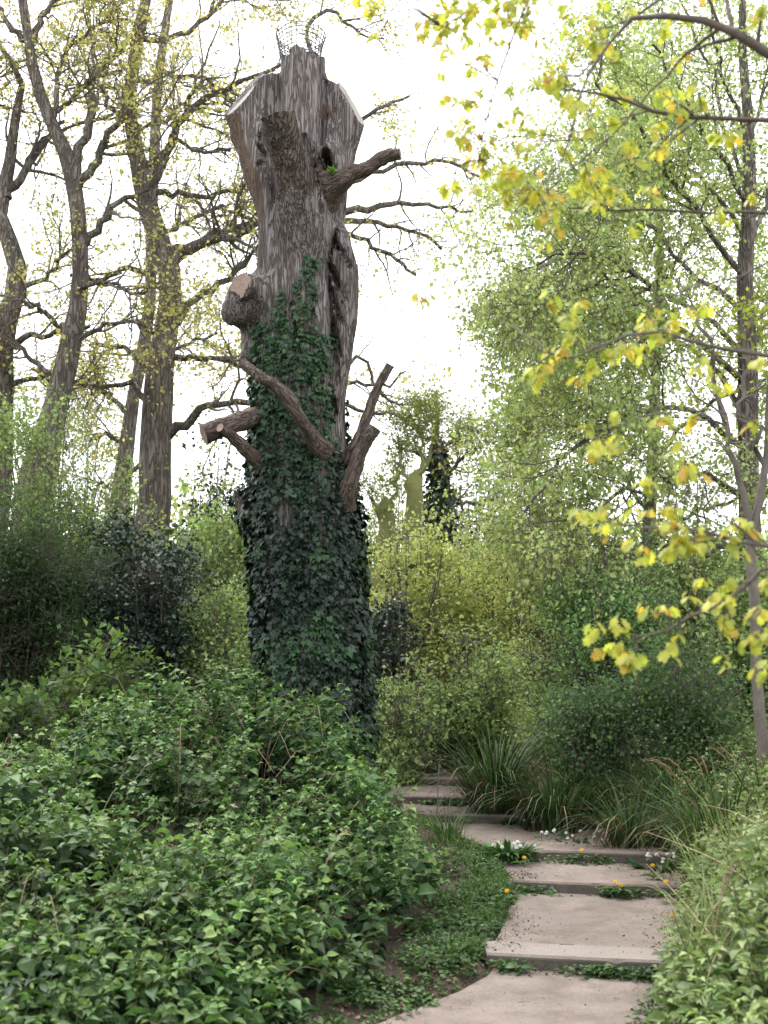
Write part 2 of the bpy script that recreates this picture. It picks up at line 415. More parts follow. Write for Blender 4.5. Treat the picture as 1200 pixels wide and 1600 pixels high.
def sheet(X, Y, Z, mat, name, parent=None, skirt=.15, kind=None, col=None):
    nx, ny = X.shape
    v = np.stack([X, Y, Z], -1).reshape(-1, 3)
    i = np.arange(nx - 1)[:, None] * ny; j = np.arange(ny - 1)[None]
    q = np.stack([i + j, i + ny + j, i + ny + j + 1, i + j + 1], -1).reshape(-1, 4)
    idx = np.arange(nx * ny).reshape(nx, ny)
    ring = np.concatenate([idx[:, 0], idx[-1, 1:], idx[-2::-1, -1], idx[0, -2:0:-1]])
    low = v[ring] - [0, 0, skirt]
    k = len(ring); a = np.arange(k); b = (a + 1) % k
    qs = np.stack([ring[b], ring[a], len(v) + a, len(v) + b], -1)
    mb = MB(); mb.add(np.concatenate([v, low]), [q, qs])
    o = mb.build(name, mat, parent, smooth=False, kind=kind)
    return o
X, Y, Z = slab_grid(lambda x: -3 + 0 * x, lambda x: step_line(0, x), lambda x, y: .035 * ss(y, 7.0, 8.1), 14, 90, -.5, 1.2)
sheet(X, Y, Z, M['concrete'], 'path', kind='structure')

ORD = ['lowest', 'second', 'third', 'fourth', 'fifth', 'topmost']
LOOK = ['lowest path step with a broad pale concrete front band and weeds below it',
        'second path step up, bare worn concrete with dandelions at the foot of its riser',
        'third path step up, dark riser beside the white flowering garlic clump',
        'fourth path step up, thin edging running out into brown earth',
        'fifth path step up, short pale tread half hidden by green tufts',
        'topmost path step, narrow pale edge in front of the grass behind the trunk']
EDGE_X = [(.66, 1.84), (1.05, 2.42), (1.0, 2.62), (.46, 1.62), (.16, 1.0), (.06, 1.14)]
EDGE_D = [.40, .10, .10, .08, .09, .12]
for k in range(6):
    st = thing('path_step', LOOK[k], 'step', (CX[k], STEP_D[k], STEP_Z[k]), 'steps climbing the path')
    zt = STEP_Z[k]
    y1 = (lambda x, k=k: step_line(k + 1, x) + .03) if k < 5 else (lambda x: 19.5 + 0 * x)
    y0 = lambda x, k=k: step_line(k, x) + EDGE_D[k] - .002
    zf = lambda x, y, zt=zt, k=k: zt - .004 + .04 * np.clip((y - STEP_D[k] - EDGE_D[k]) / ((STEP_D + [19])[k + 1] - STEP_D[k] - EDGE_D[k]), 0, 1) ** 1.5
    if k == 5: zf = lambda x, y, zt=zt: zt - .004 + .05 * np.maximum(0, y - 16.8)
    X, Y, Z = slab_grid(y0, y1, zf, 16, 40, EDGE_X[k][0], EDGE_X[k][1], seed=k + 3, rough=.004)
    sheet(X, Y, Z, M['concrete'], 'tread', st)
    xl, xr = EDGE_X[k]
    n = 40
    x = np.linspace(xl, xr, n)
    yf = step_line(k, x) + .012 * n2(x, x * 0, 4, k + 2) + .006 * n2(x, x * 0, 17, k)
    ztop = zt + .006 + .006 * n2(x, x * 0, 5, k + 9)
    chip = np.maximum(0, n2(x, x * 0, 11, k + 21) - .2) * .09
    d = EDGE_D[k]
    prof = [(yf + .014, ztop * 0 + zt - .26), (yf + .004, ztop - .028 - chip), (yf, ztop - .016 - chip), (yf + .012, ztop), (yf + d, ztop), (yf + d, ztop - .1)]
    v = np.concatenate([np.stack([x, a, b], -1) for a, b in prof])
    i = np.arange(n - 1)
    def band(a0, a1):
        mb = MB(); m_ = len(prof[a0:a1])
        mb.add(np.concatenate([np.stack([x, a, b], -1) for a, b in prof[a0:a1]]), [np.stack([a * n + i, a * n + i + 1, (a + 1) * n + i + 1, (a + 1) * n + i], -1) for a in range(m_ - 1)])
        for e in (0, n - 1):
            mb.add(np.array([[x[e], a[e], b[e]] for a, b in prof[a0:a1]] + [[x[e], prof[4][0][e], prof[0][1][e]]]), [[[0, j, j + 1] for j in range(1, m_)]] if m_ > 2 else [[[0, 1, 2]]])
        return mb
    band(1, 6).build('edging', M['edging'] if k == 0 else M['concrete'], st, smooth=False)
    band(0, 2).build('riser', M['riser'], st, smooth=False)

# ------------------------------------------------------------------ the old oak trunk (signed distance field -> surface nets)
Y0 = 13.0
PX = Y0 / F
def T(px, py, dy=0.0): return at(px, py, Y0 + dy) if True else None
H = .019
lo = np.array([T(335, 700)[0], Y0 - 1.35, ground_z(np.array(-.8), np.array(13.0)) - .35])
hi = np.array([T(600, 700)[0], Y0 + .85, T(470, 70)[2]])
dims = np.ceil((hi - lo) / H).astype(int) + 1
ax = [lo[i] + np.arange(dims[i]) * H for i in range(3)]
G = np.stack(np.meshgrid(*ax, indexing='ij'), -1).astype(np.float32)

def cone(P, a, b, ra, rb):
    a = np.asarray(a, np.float32); b = np.asarray(b, np.float32); ba = b - a
    h = np.clip(((P - a) @ ba) / float(ba @ ba), 0, 1)
    d = P - a - h[..., None] * ba
    return np.sqrt((d * d).sum(-1)) - (ra + (rb - ra) * h)
def smin(a, b, k):
    h = np.clip(.5 + .5 * (b - a) / k, 0, 1)
    return b + (a - b) * h - k * h * (1 - h)
def chain(P, pts, kk=.03):
    out = None
    for (a, ra), (b, rb) in zip(pts[:-1], pts[1:]):
        d = cone(P, a, b, ra * PX, rb * PX)
        out = d if out is None else np.minimum(out, d)
    return out
MAIN = [(489, 1300, 0, 88), (489, 1200, 0, 85), (488, 1100, 0, 84), (486, 1000, 0, 82), (482, 900, 0, 81), (474, 800, 0, 81), (466, 700, 0, 76),
        (464, 600, 0, 75), (464, 500, 0, 73), (465, 400, 0, 66), (467, 310, 0, 60), (470, 220, -.10, 40), (471, 150, -.12, 38), (470, 60, -.12, 33)]
LIMB_L = [(452, 370, 0, 46), (425, 285, .04, 42), (402, 215, .10, 40), (381, 150, .12, 40), (360, 90, .12, 40)]
LIMB_R = [(492, 380, 0, 44), (510, 290, .04, 37), (527, 235, .08, 33), (549, 162, .12, 32), (570, 100, .12, 32)]
LIMB_F = [(478, 420, -.1, 52), (473, 330, -.34, 45), (458, 262, -.56, 36), (434, 192, -.82, 32), (424, 140, -.95, 31)]
BURL_C = [(415, 475, -.1, 42), (384, 452, -.40, 25), (368, 440, -.62, 20)]
def L3(c): return [(T(x, y, d), r) for x, y, d, r in c]
def plane(P, p, n):
    n = np.asarray(n, float); n = (n / np.linalg.norm(n)).astype(np.float32)
    return (P - np.asarray(p, np.float32)) @ n
CUTS = [(MAIN, T(470, 91, -.12), (0, .05, 1)),
        (LIMB_L, T(378, 149, .12), (-.66, -.54, .52)),
        (LIMB_R, T(549, 160, .12), (.81, -.37, .46)),
        (LIMB_F, T(428, 184, -.82), (-.25, -.30, .92)),
        (BURL_C, T(376, 446, -.48), (-.5, -.85, .12))]
def field(P, want_cut=False):
    th = np.arctan2(P[..., 1] - Y0, P[..., 0] - T(470, 700)[0])
    limbs = []
    for c, p, n in CUTS:
        ch = chain(P, L3(c)); pl = plane(P, p, n)
        if c is BURL_C:
            limbs.append((np.maximum(ch, pl), ch, pl))
        else: limbs.append((np.maximum(ch, pl), ch, pl))
    if want_cut: return limbs
    d = limbs[0][0]
    d = smin(d, limbs[1][0], .06); d = smin(d, limbs[2][0], .06)
    sl_ = chain(P, L3([(452, 340, .05, 40), (424, 190, .14, 34), (412, 90, .14, 33)])); sl_ = np.maximum(np.maximum(sl_, limbs[1][2]), plane(P, T(415, 121, 0), (-.12, -.1, 1)))
    sr_ = chain(P, L3([(490, 340, .05, 38), (512, 190, .14, 30), (520, 90, .14, 29)])); sr_ = np.maximum(np.maximum(sr_, limbs[2][2]), plane(P, T(518, 127, 0), (.1, -.1, 1)))
    d = smin(d, sl_, .04); d = smin(d, sr_, .04)
    d = smin(d, limbs[3][0], .035)
    bu = smin(cone(P, T(396, 474, -.16), T(374, 484, -.28), 44 * PX, 29 * PX), limbs[4][0], .07)
    bu = smin(bu, cone(P, T(378, 468, -.2), T(356, 492, -.2), 28 * PX, 12 * PX), .05)
    d = smin(d, bu, .10)
    d = smin(d, cone(P, T(400, 540, -.1), T(386, 556, -.2), 30 * PX, 14 * PX), .12)
    d = smin(d, cone(P, T(395, 800, -.05), T(370, 775, -.08), 26 * PX, 9 * PX), .10)
    # swollen woven ridge on the right flank
    W = [(530, 355, -.12, 12), (541, 420, -.2, 21), (538, 490, -.2, 22), (530, 560, -.18, 20), (522, 640, -.1, 16)]
    d = smin(d, chain(P, L3(W)), .07)
    d = smin(d, cone(P, T(556, 415, -.26), T(536, 468, -.36), 7 * PX, 6 * PX), .03)
    d = smin(d, cone(P, T(548, 385, -.26), T(556, 415, -.28), 5 * PX, 7 * PX), .03)
    # collar and knot hole at the foot of the right branch
    d = smin(d, cone(P, T(512, 235, -.28), T(527, 285, -.28), 21 * PX, 20 * PX), .06)
    # fluting of the stem and slow lumps
    zz = P[..., 2]
    d = d + .018 * np.sin(th * 5 + zz * .8) + .016 * np.sin(th * 9 - zz * 1.3 + 1.0)
    # carved grooves
    def groove(pts, r, depth=.065):
        nonlocal d
        r = r * .95
        pts = [T(*q_) for q_ in pts]
        a = np.array(pts); b0 = np.maximum(((a.min(0) - .3 - lo) / H).astype(int), 0); b1 = ((a.max(0) + .3 - lo) / H).astype(int) + 1
        b0[1] = 0; b1[1] = int((Y0 - .05 - lo[1]) / H)
        sl = tuple(slice(b0[i], b1[i]) for i in range(3))
        Q = P[sl][..., [0, 2]]
        gd = None
        for p0, p1 in zip(pts[:-1], pts[1:]):
            a2 = np.array([p0[0], p0[2]], np.float32); ba = np.array([p1[0] - p0[0], p1[2] - p0[2]], np.float32)
            h = np.clip(((Q - a2) @ ba) / float(ba @ ba), 0, 1); e = Q - a2 - h[..., None] * ba
            c = np.sqrt((e * e).sum(-1)); gd = c if gd is None else np.minimum(gd, c)
        d[sl] = d[sl] + depth * np.clip(1.25 - gd / r, 0, 1)
    groove([(525, 352, -.33), (516, 385, -.38), (512, 420, -.42), (516, 470, -.42), (522, 530, -.40), (528, 590, -.34)], .018, .055)
    groove([(520, 365, -.36), (534, 388, -.40), (546, 412, -.38)], .022)
    groove([(513, 402, -.42), (526, 430, -.46), (536, 456, -.42)], .024)
    groove([(515, 440, -.44), (526, 478, -.46), (534, 500, -.40)], .022)
    groove([(519, 495, -.42), (526, 530, -.42), (531, 552, -.36)], .020)
    groove([(514, 600, -.40), (524, 640, -.36)], .018)
    groove([(508, 228, -.50), (514, 246, -.52), (517, 252, -.50)], .042, .14)
    groove([(455, 470, -.55), (462, 520, -.55), (466, 545, -.55)], .02)
    groove([(433, 118, -.3), (435, 170, -.34), (432, 215, -.36)], .03, .07)
    groove([(402, 192, -.5), (412, 235, -.5), (430, 300, -.5)], .045, .06)
    groove([(474, 205, -.5), (490, 270, -.5), (500, 330, -.5)], .045, .06)
    groove([(508, 124, -.2), (506, 170, -.3), (502, 225, -.34)], .03, .07)
    groove([(402, 215, -.38), (410, 228, -.38)], .03)
    groove([(356, 186, -.36), (364, 192, -.36)], .03)
    groove([(408, 246, -.35), (400, 250, -.35)], .02)
    groove([(415, 178, -.32), (412, 170, -.32)], .025)
    return d
FD = field(G)
FD[:, :, 0] = 1; FD[0] = np.maximum(FD[0], .01); FD[-1] = np.maximum(FD[-1], .01); FD[:, 0] = np.maximum(FD[:, 0], .01); FD[:, -1] = np.maximum(FD[:, -1], .01); FD[:, :, -1] = 1

def surface_nets(Fv, lo, h):
    s = Fv < 0
    nx, ny, nz = Fv.shape
    cnt = np.zeros((nx - 1, ny - 1, nz - 1), np.int8)
    for a in (0, 1):
        for b in (0, 1):
            for c in (0, 1):
                cnt += s[a:nx - 1 + a, b:ny - 1 + b, c:nz - 1 + c]
    act = np.argwhere((cnt > 0) & (cnt < 8))
    idx = -np.ones(cnt.shape, np.int64); idx[act[:, 0], act[:, 1], act[:, 2]] = np.arange(len(act))
    acc = np.zeros((len(act), 3)); num = np.zeros(len(act))
    cor = [(a, b, c) for a in (0, 1) for b in (0, 1) for c in (0, 1)]
    for e0 in cor:
        for axx in range(3):
            if e0[axx]: continue
            e1 = list(e0); e1[axx] = 1
            f0 = Fv[act[:, 0] + e0[0], act[:, 1] + e0[1], act[:, 2] + e0[2]]; f1 = Fv[act[:, 0] + e1[0], act[:, 1] + e1[1], act[:, 2] + e1[2]]
            mk = (f0 < 0) != (f1 < 0)
            t = np.where(mk, f0 / np.where(mk, f0 - f1, 1), 0)
            p = np.tile(np.array(e0, float), (len(act), 1)); p[:, axx] = t
            acc[mk] += p[mk]; num[mk] += 1
    V = lo + (act + acc / num[:, None]) * h
    quads = []
    for axx in range(3):
        sl0 = [slice(None)] * 3; sl1 = [slice(None)] * 3; sl0[axx] = slice(0, -1); sl1[axx] = slice(1, None)
        ch = s[tuple(sl0)] != s[tuple(sl1)]
        e = np.argwhere(ch)
        o1, o2 = (axx + 1) % 3, (axx + 2) % 3
        ok = (e[:, o1] > 0) & (e[:, o2] > 0) & (e[:, o1] < Fv.shape[o1] - 1) & (e[:, o2] < Fv.shape[o2] - 1); e = e[ok]
        ins = s[e[:, 0], e[:, 1], e[:, 2]]
        def cell(d1, d2):
            c = e.copy(); c[:, o1] -= d1; c[:, o2] -= d2
            return idx[c[:, 0], c[:, 1], c[:, 2]]
        qd = np.stack([cell(1, 1), cell(0, 1), cell(0, 0), cell(1, 0)], -1)
        qd[~ins] = qd[~ins][:, ::-1]
        quads.append(qd)
    return V, np.concatenate(quads)
TV, TQ = surface_nets(FD, lo, H)
def vnormals(V, Q):
    n = np.cross(V[Q[:, 2]] - V[Q[:, 0]], V[Q[:, 3]] - V[Q[:, 1]])
    out = np.zeros_like(V)
    for k in range(4):
        for a in range(3): out[:, a] += np.bincount(Q[:, k], n[:, a], len(V))
    return norm(out)
TN = vnormals(TV, TQ)
cutv = np.full(len(TV), -1)
for k, (full, ch, pl) in enumerate(field(TV.astype(np.float32), True)):
    nk = np.array(CUTS[k][2], float); nk /= np.linalg.norm(nk)
    cutv[(np.abs(pl) < .013) & ((ch < -.004) | ((k in (1, 2)) & (TN @ nk > .8) & (ch < .25)))] = k
bump = np.abs(vnoise(TV * [11, 11, 1.6])) * .055 + np.abs(vnoise(TV * [19, 19, 2.6] + 7)) * .03 + vnoise(TV * [3, 3, 1.0]) * .03 - .025
TV2 = TV + TN * (bump * (cutv < 0))[:, None]
base = T(488, 1290); base[2] = float(ground_z(np.array(base[0]), np.array(13.0)))
old = thing('old_oak_trunk', 'tall topped dead oak trunk with sawn stubs, lower half wrapped in ivy', 'tree trunk', base)
fcut = np.where((cutv[TQ] == cutv[TQ][:, :1]).all(1), cutv[TQ][:, 0], -1)
def submesh(V, Q):
    u, inv = np.unique(Q, return_inverse=True)
    return V[u], inv.reshape(Q.shape)
tx, ty = project(TV2)
peelv = ss(-np.abs(tx - np.interp(ty, [180, 300, 400], [362, 402, 396])) / 14 + .6 * vnoise(TV2 * [9, 9, 3]) * 2, -1.1, -.5) * ((ty > 178) & (ty < 345))
peelv = np.maximum(peelv, ss(-np.abs(tx - 396) / 12 + .5 * vnoise(TV2 * [9, 9, 3]), -1.1, -.5) * ((ty > 780) & (ty < 1130)))
peelv = np.maximum(peelv, ss(-np.hypot((tx - 510) / 12, (ty - 175) / 14) + vnoise(TV2 * 14), -1.0, -.6))
peelv = np.maximum(peelv, ss(-np.hypot((tx - 470) / 9, (ty - 510) / 34) + vnoise(TV2 * 14), -1.0, -.6))
limbs_ = field(TV2.astype(np.float32), True)
isf = (limbs_[3][1] < np.minimum(np.minimum(limbs_[0][0], limbs_[1][0]), limbs_[2][0]) - .025 + .03 * vnoise(TV2 * 12)) & (ty < 300 + 40 * vnoise(TV2 * [20, 20, 3])) & (TN[:, 1] < .2)
ff = isf[TQ].sum(1) >= 3
v, q = submesh(np.column_stack([TV2, peelv]), TQ[(fcut < 0) & ~ff]); MB().add(v[:, :3], [q], np.repeat(v[:, 3:], 3, 1)).build('trunk', M['bark'], old)
if ff.any():
    v, q = submesh(TV2, TQ[(fcut < 0) & ff]); o = MB().add(v, [q]).build('branch_stub', M['barkf'], old); o['label'] = 'brown weathered stub leaning out of the front of the crown'
CUTL = [None, 'large pale sawn face on the left stub', 'pale sawn face on the right stub', 'dark weathered face of the front stub', 'pinkish sawn face on the left burl']
for k in range(5):
    if (fcut == k).any():
        v, q = submesh(TV2, TQ[fcut == k])
        o = MB().add(v, [q]).build('cut_face', M['cut'] if k in (0, 1, 2) else M['cutb'], old)
        if CUTL[k]: o['label'] = CUTL[k]

def stub(parent, pts, radii, mat, name='branch_stub', sides=20, m=34, seed=0, cutmat='cutb', label=None, sub=None):
    """a sawn branch: knobbly tube with its own cut face"""
    P = spline([T(*p) for p in pts], m)
    r = np.interp(np.linspace(0, 1, m), np.linspace(0, 1, len(radii)), radii) * PX
    a = np.arange(sides) / sides * 2 * pi
    rr = r[:, None] * (1 + .2 * vnoise(np.stack(np.broadcast_arrays(np.cos(a)[None] * 1.3, np.sin(a)[None] * 1.3 + seed, np.arange(m)[:, None] * .35), -1) * 1.0) * 2
                       + .10 * vnoise(np.stack(np.broadcast_arrays(np.cos(a)[None] * 3, np.sin(a)[None] * 3 + seed, np.arange(m)[:, None] * 1.1), -1)) * 2)
    mb = MB(); tubes(mb, P[None], rr[None], sides, np.array([.5, .5, .5]))
    V = np.concatenate(mb.v)
    me = mb.mesh(name)
    # own axes: local z along the branch, so that the bark runs along it
    zax = norm(P[-1] - P[0]); xax = norm(np.cross(zax, [0.3, 1, 0.1])); yax = np.cross(zax, xax)
    import mathutils
    Mx = mathutils.Matrix(((xax[0], yax[0], zax[0], P[0][0]), (xax[1], yax[1], zax[1], P[0][1]), (xax[2], yax[2], zax[2], P[0][2]), (0, 0, 0, 1)))
    me.transform(Mx.inverted())
    o = bpy.data.objects.new(name, me); COL.objects.link(o); me.materials.append(mat)
    o.parent = parent
    o.matrix_parent_inverse = parent.matrix_basis.inverted() if parent.parent is None else (parent.parent.matrix_basis.inverted() @ parent.matrix_basis).inverted()
    o.matrix_basis = Mx
    if label: o['label'] = label
    ring = V.reshape(m, sides, 3)[-1]; tip = norm(P[-1] - P[-2])
    c = ring.mean(0) + tip * .004
    e = norm(ring - c) * .25 * r[-1]
    mb = MB(); v = np.concatenate([ring, ring * .35 + c * .65 - tip * .006, [c - tip * .012]])
    i = np.arange(sides); j = (i + 1) % sides
    mb.add(v, [np.stack([i, j, sides + j, sides + i], -1), np.stack([sides + i, sides + j, 0 * i + 2 * sides], -1)])
    me2 = mb.mesh('cut_face'); me2.transform(Mx.inverted())
    co = bpy.data.objects.new('cut_face', me2); COL.objects.link(co); me2.materials.append(M[cutmat]); co.parent = o
    return o
stub(old, [(505, 300, -.22), (530, 284, -.38), (552, 270, -.46), (575, 262, -.5), (600, 246, -.54), (626, 240, -.58)], [36, 21, 14, 11.5, 11.5, 10], M['stub'], label='upper right branch stub reaching out level', seed=1)
stub(old, [(430, 640, -.1), (395, 651, -.38), (360, 664, -.55), (318, 678, -.65)], [17, 16, 15, 16], M['stub'], label='thick grey log stub on the left', seed=2)
stub(old, [(420, 740, -.3), (388, 706, -.5), (365, 684, -.62), (344, 668, -.78)], [13, 11.5, 10, 7], M['stub'], label='crooked dark stub below the log on the left', seed=3)
stub(old, [(505, 705, -.42), (487, 684, -.62), (468, 652, -.82), (450, 622, -.92), (428, 601, -.96), (402, 586, -.94), (378, 566, -.88)], [20, 11.5, 9.5, 10.5, 9, 8.5, 7.5], M['stub'], label='elbowed branch crossing the front of the ivy', seed=4)
stub(old, [(543, 720, -.2), (560, 688, -.34), (575, 645, -.42), (592, 602, -.5), (610, 570, -.55)], [15, 9, 8, 7.5, 7], M['stub'], label='slender upright stub on the right', seed=5)
stub(old, [(535, 790, -.3), (548, 752, -.46), (560, 715, -.55), (572, 690, -.6), (586, 668, -.62)], [20, 13, 12, 10, 10.5], M['stub'], label='short thick reddish stub on the right', seed=6)

# wire guard on top of the trunk
wg = thing('wire_guard', 'flaring cylinder of thin wire mesh standing on top of the dead trunk', 'wire mesh', T(470, 88, -.12))
c0 = T(470, 84, -.12)
def wring(z, r): 
    a = np.linspace(0, 2 * pi, 41); return np.stack([c0[0] + r * np.cos(a) * 1.0, c0[1] + r * np.sin(a), c0[2] + z + 0 * a + .01 * np.sin(a * 3)], -1)
for i, (z, r) in enumerate([(0, .235), (.045, .24), (.09, .248), (.135, .258), (.18, .27), (.22, .284)]):
    mb = MB(); tubes(mb, wring(z, r)[None], np.full((1, 41), .0058), 5, np.array([.3, .3, .3])); mb.build('ring_wire', M['wire'], wg)
for i in range(26):
    a = i / 26 * 2 * pi; zz = np.linspace(-.08, .235, 6); r = .232 + .05 * (np.clip(zz, 0, 1) / .22) ** 1.3
    mb = MB(); tubes(mb, np.stack([c0[0] + r * np.cos(a), c0[1] + r * np.sin(a), c0[2] + zz], -1)[None], np.full((1, 6), .0052), 4, np.array([.3, .3, .3])); mb.build('upright_wire', M['wire'], wg)

# fern tuft in the knot hole
ft = thing('fern_tuft', 'tiny bright green tuft sprouting from the knot hole', 'fern', T(521, 268, -.52))
mb = MB(); n = 26; p = np.tile(T(521, 270, -.5), (n, 1)) + rng.normal(size=(n, 3)) * .012
d = rand_dir(n); d[:, 1] = -abs(d[:, 1]); d[:, 2] = abs(d[:, 2]) + .2
scatter(mb, L4, p, d, rand_dir(n) + [0, -.5, 1], rng.uniform(.05, .1, n), pal([(.14, .30, .04), (.2, .36, .05)], n), np.full(n, .7))
mb.build('fronds', M['leaf'], ft)

# ------------------------------------------------------------------ ivy on the trunk
iv = thing('climbing_ivy', 'dark glossy ivy wrapping the lower half of the dead trunk, thinning upward in strips', 'ivy', base)
area = np.linalg.norm(np.cross(TV2[TQ[:, 2]] - TV2[TQ[:, 0]], TV2[TQ[:, 3]] - TV2[TQ[:, 1]]), axis=1) * .5
pick = rng.choice(len(TQ), 46000, p=area / area.sum())
w = rng.random((len(pick), 2, 1))
Pq = TV2[TQ[pick]]
P = (Pq[:, 0] * (1 - w[:, 0]) + Pq[:, 1] * w[:, 0]) * (1 - w[:, 1]) + (Pq[:, 3] * (1 - w[:, 0]) + Pq[:, 2] * w[:, 0]) * w[:, 1]
Nn = norm(TN[TQ[pick]].mean(1)); Nn[:, 2] *= .4; Nn = norm(Nn)
qx, qy = project(P)
front = Nn[:, 1] < .25
jx = qx + 9 * vnoise(P * 7) * 2 + rng.normal(size=len(P)) * 3
yy = [380, 500, 520, 560, 600, 650, 690, 720, 745, 770, 800, 850, 1000, 1100, 1140, 1400]
xl = [402, 402, 400, 398, 396, 392, 386, 376, 370, 372, 386, 392, 396, 405, 395, 350]
xr = [402, 404, 512, 514, 512, 513, 518, 532, 556, 600, 600, 600, 600, 600, 620, 620]
inside = (jx > np.interp(qy, yy, xl)) & (jx < np.interp(qy, yy, xr)) & (qy > 500)
strip1 = (np.abs(jx - (479 + 4 * np.sin(qy * .05))) < np.interp(qy, [392, 420, 470, 530], [7, 11, 13, 16])) & (qy > 395) & (qy < 545)
strip2 = (np.abs(jx - np.interp(qy, [452, 540], [443, 425])) < np.interp(qy, [450, 490, 540], [4, 12, 34])) & (qy > 452) & (qy < 560)
gap = (vnoise(P * [4, 4, 5] + 3) > .40) & (qy < 1050)
keep = np.where(front, (inside | strip1 | strip2), qy > 640 + 120 * vnoise(P * 3)) & ~(gap & (rng.random(len(P)) < .9))
bare = (np.abs(qx - 394) < 7) & (qy > 810) & (qy < 1110)
keep &= ~(front & bare & (rng.random(len(P)) < .8))
keep &= (cutv[TQ[pick]].max(1) < 0)
thin = np.interp(qy, [500, 700, 760, 1300], [.85, .9, 1, 1]); keep &= rng.random(len(P)) < thin
P, Nn, qy = P[keep], Nn[keep], qy[keep]
n = len(P)
thick = np.interp(qy, [400, 700, 780, 1200], [.03, .05, .10, .13])
lay = rng.random(n) ** .7
lump = .5 + vnoise(P * 5 + 11)
bush = np.clip(vnoise(P * 6.5 + 31) - .12, 0, 1) * .2 * (qy > 640) * rng.random(n)
pos = P + Nn * (.012 + thick * lay * (.35 + .9 * lump) + bush)[:, None]
down = np.array([0, 0, -1.0])
Yd = norm(down + Nn * .55 + rng.normal(size=(n, 3)) * .42); Zd = norm(Nn + np.array([0, 0, .45]) + rng.normal(size=(n, 3)) * .42)
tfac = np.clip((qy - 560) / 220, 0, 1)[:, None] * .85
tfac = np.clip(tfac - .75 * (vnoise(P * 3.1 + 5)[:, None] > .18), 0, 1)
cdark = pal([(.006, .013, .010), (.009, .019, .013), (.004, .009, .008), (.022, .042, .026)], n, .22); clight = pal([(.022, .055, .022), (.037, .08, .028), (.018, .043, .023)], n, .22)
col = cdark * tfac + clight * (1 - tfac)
size = np.exp(rng.normal(size=n) * .28) * .055 * np.interp(qy, [400, 560, 800], [.75, .9, 1.0])

def leaves_with_parts(parent, tpl, pos, Yd, Zd, size, col, mat, cam_order, nmax=300, width=None, name='foliage', leaf='leaf', variants=12, extra=None):
    """the nmax leaves that show largest become parts of their own, the rest one mass"""
    n = len(pos); nmax = min(nmax, n)
    top = np.argsort(-cam_order)[:nmax]; rest = np.ones(n, bool); rest[top] = False
    mb = extra or MB()
    scatter(mb, tpl, pos[rest], Yd[rest], Zd[rest], size[rest], col[rest], None if width is None else width[rest])
    if mb.n: mb.build(name, mat, parent, kind='stuff')
    # share mesh data: variants sorted by colour
    o_ = top[np.argsort(col[top].sum(1))]
    groups = np.array_split(o_, variants)
    import mathutils
    fr = frames(Yd, Zd)
    inv = parent.matrix_basis.inverted()
    for gidx in groups:
        if len(gidx) == 0: continue
        mb = MB(); mb.add(tpl[0], tpl[1], col[gidx[len(gidx) // 2]]); me = mb.mesh(leaf); me.materials.append(mat)
        for i in gidx:
            o = bpy.data.objects.new(leaf, me); COL.objects.link(o); o.parent = parent; o.matrix_parent_inverse = inv
            X_, Y_, Z_ = fr[i] * float(size[i]); 
            if width is not None: X_ = X_ * float(width[i])
            o.matrix_basis = mathutils.Matrix(((X_[0], Y_[0], Z_[0], pos[i][0]), (X_[1], Y_[1], Z_[1], pos[i][1]), (X_[2], Y_[2], Z_[2], pos[i][2]), (0, 0, 0, 1)))
vis = size * (-Nn[:, 1]) * (.4 + lay)
vis[(qy > 1130)] = 0
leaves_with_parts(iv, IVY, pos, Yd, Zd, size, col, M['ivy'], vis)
# ivy stems creeping up the bark
mb = MB()
fm = (TN[:, 1] < -.1) & (TV2[:, 2] < 5.2)
FV = TV2[fm]; FN = TN[fm]
for k in range(46):
    x0 = base[0] + rng.uniform(-.6, .6); zz = np.linspace(base[2] + .1, base[2] + rng.uniform(2.5, 5.2), 26)
    xx = x0 + np.cumsum(rng.normal(size=26)) * .03
    pts = []
    for xa, za in zip(xx, zz):
        i = np.argmin((FV[:, 0] - xa) ** 2 + (FV[:, 2] - za) ** 2); pts.append(FV[i] + FN[i] * .006)
    tubes(mb, np.array(pts)[None], np.linspace(.013, .004, 26)[None], 5, np.array([.1, .07, .05]))
mb.build('stems', M['twig'], iv)
# ------------------------------------------------------------------ trees and shrubs
def leaf_cloud(mb, tw, n, size, cols, tpl=L2, jitter=.06, w=None, droop=.0, t0=.3, wid=None, upn=1.0, clump=3.0, cs=1.3):
    """n leaves sprouting along the twigs tw (B,m,3)"""
    B, m, _ = tw.shape
    wt = np.exp(clump * vnoise(tw[:, m // 2] * cs)); i = rng.choice(B, n, p=wt / wt.sum()); x = (t0 + (1 - t0) * rng.random(n)) * (m - 1); j = np.minimum(x.astype(int), m - 2); f = (x - j)[:, None]
    p = tw[i, j] * (1 - f) + tw[i, j + 1] * f + rng.normal(size=(n, 3)) * jitter
    d = norm(norm(tw[i, j + 1] - tw[i, j]) * .6 + rng.normal(size=(n, 3)) * .7 + [0, 0, -droop])
    scatter(mb, tpl, p, d, rng.normal(size=(n, 3)) * .7 + [0, 0, upn], size * .94 * np.exp(rng.normal(size=n) * .24), pal(cols, n, .16, w), wid)

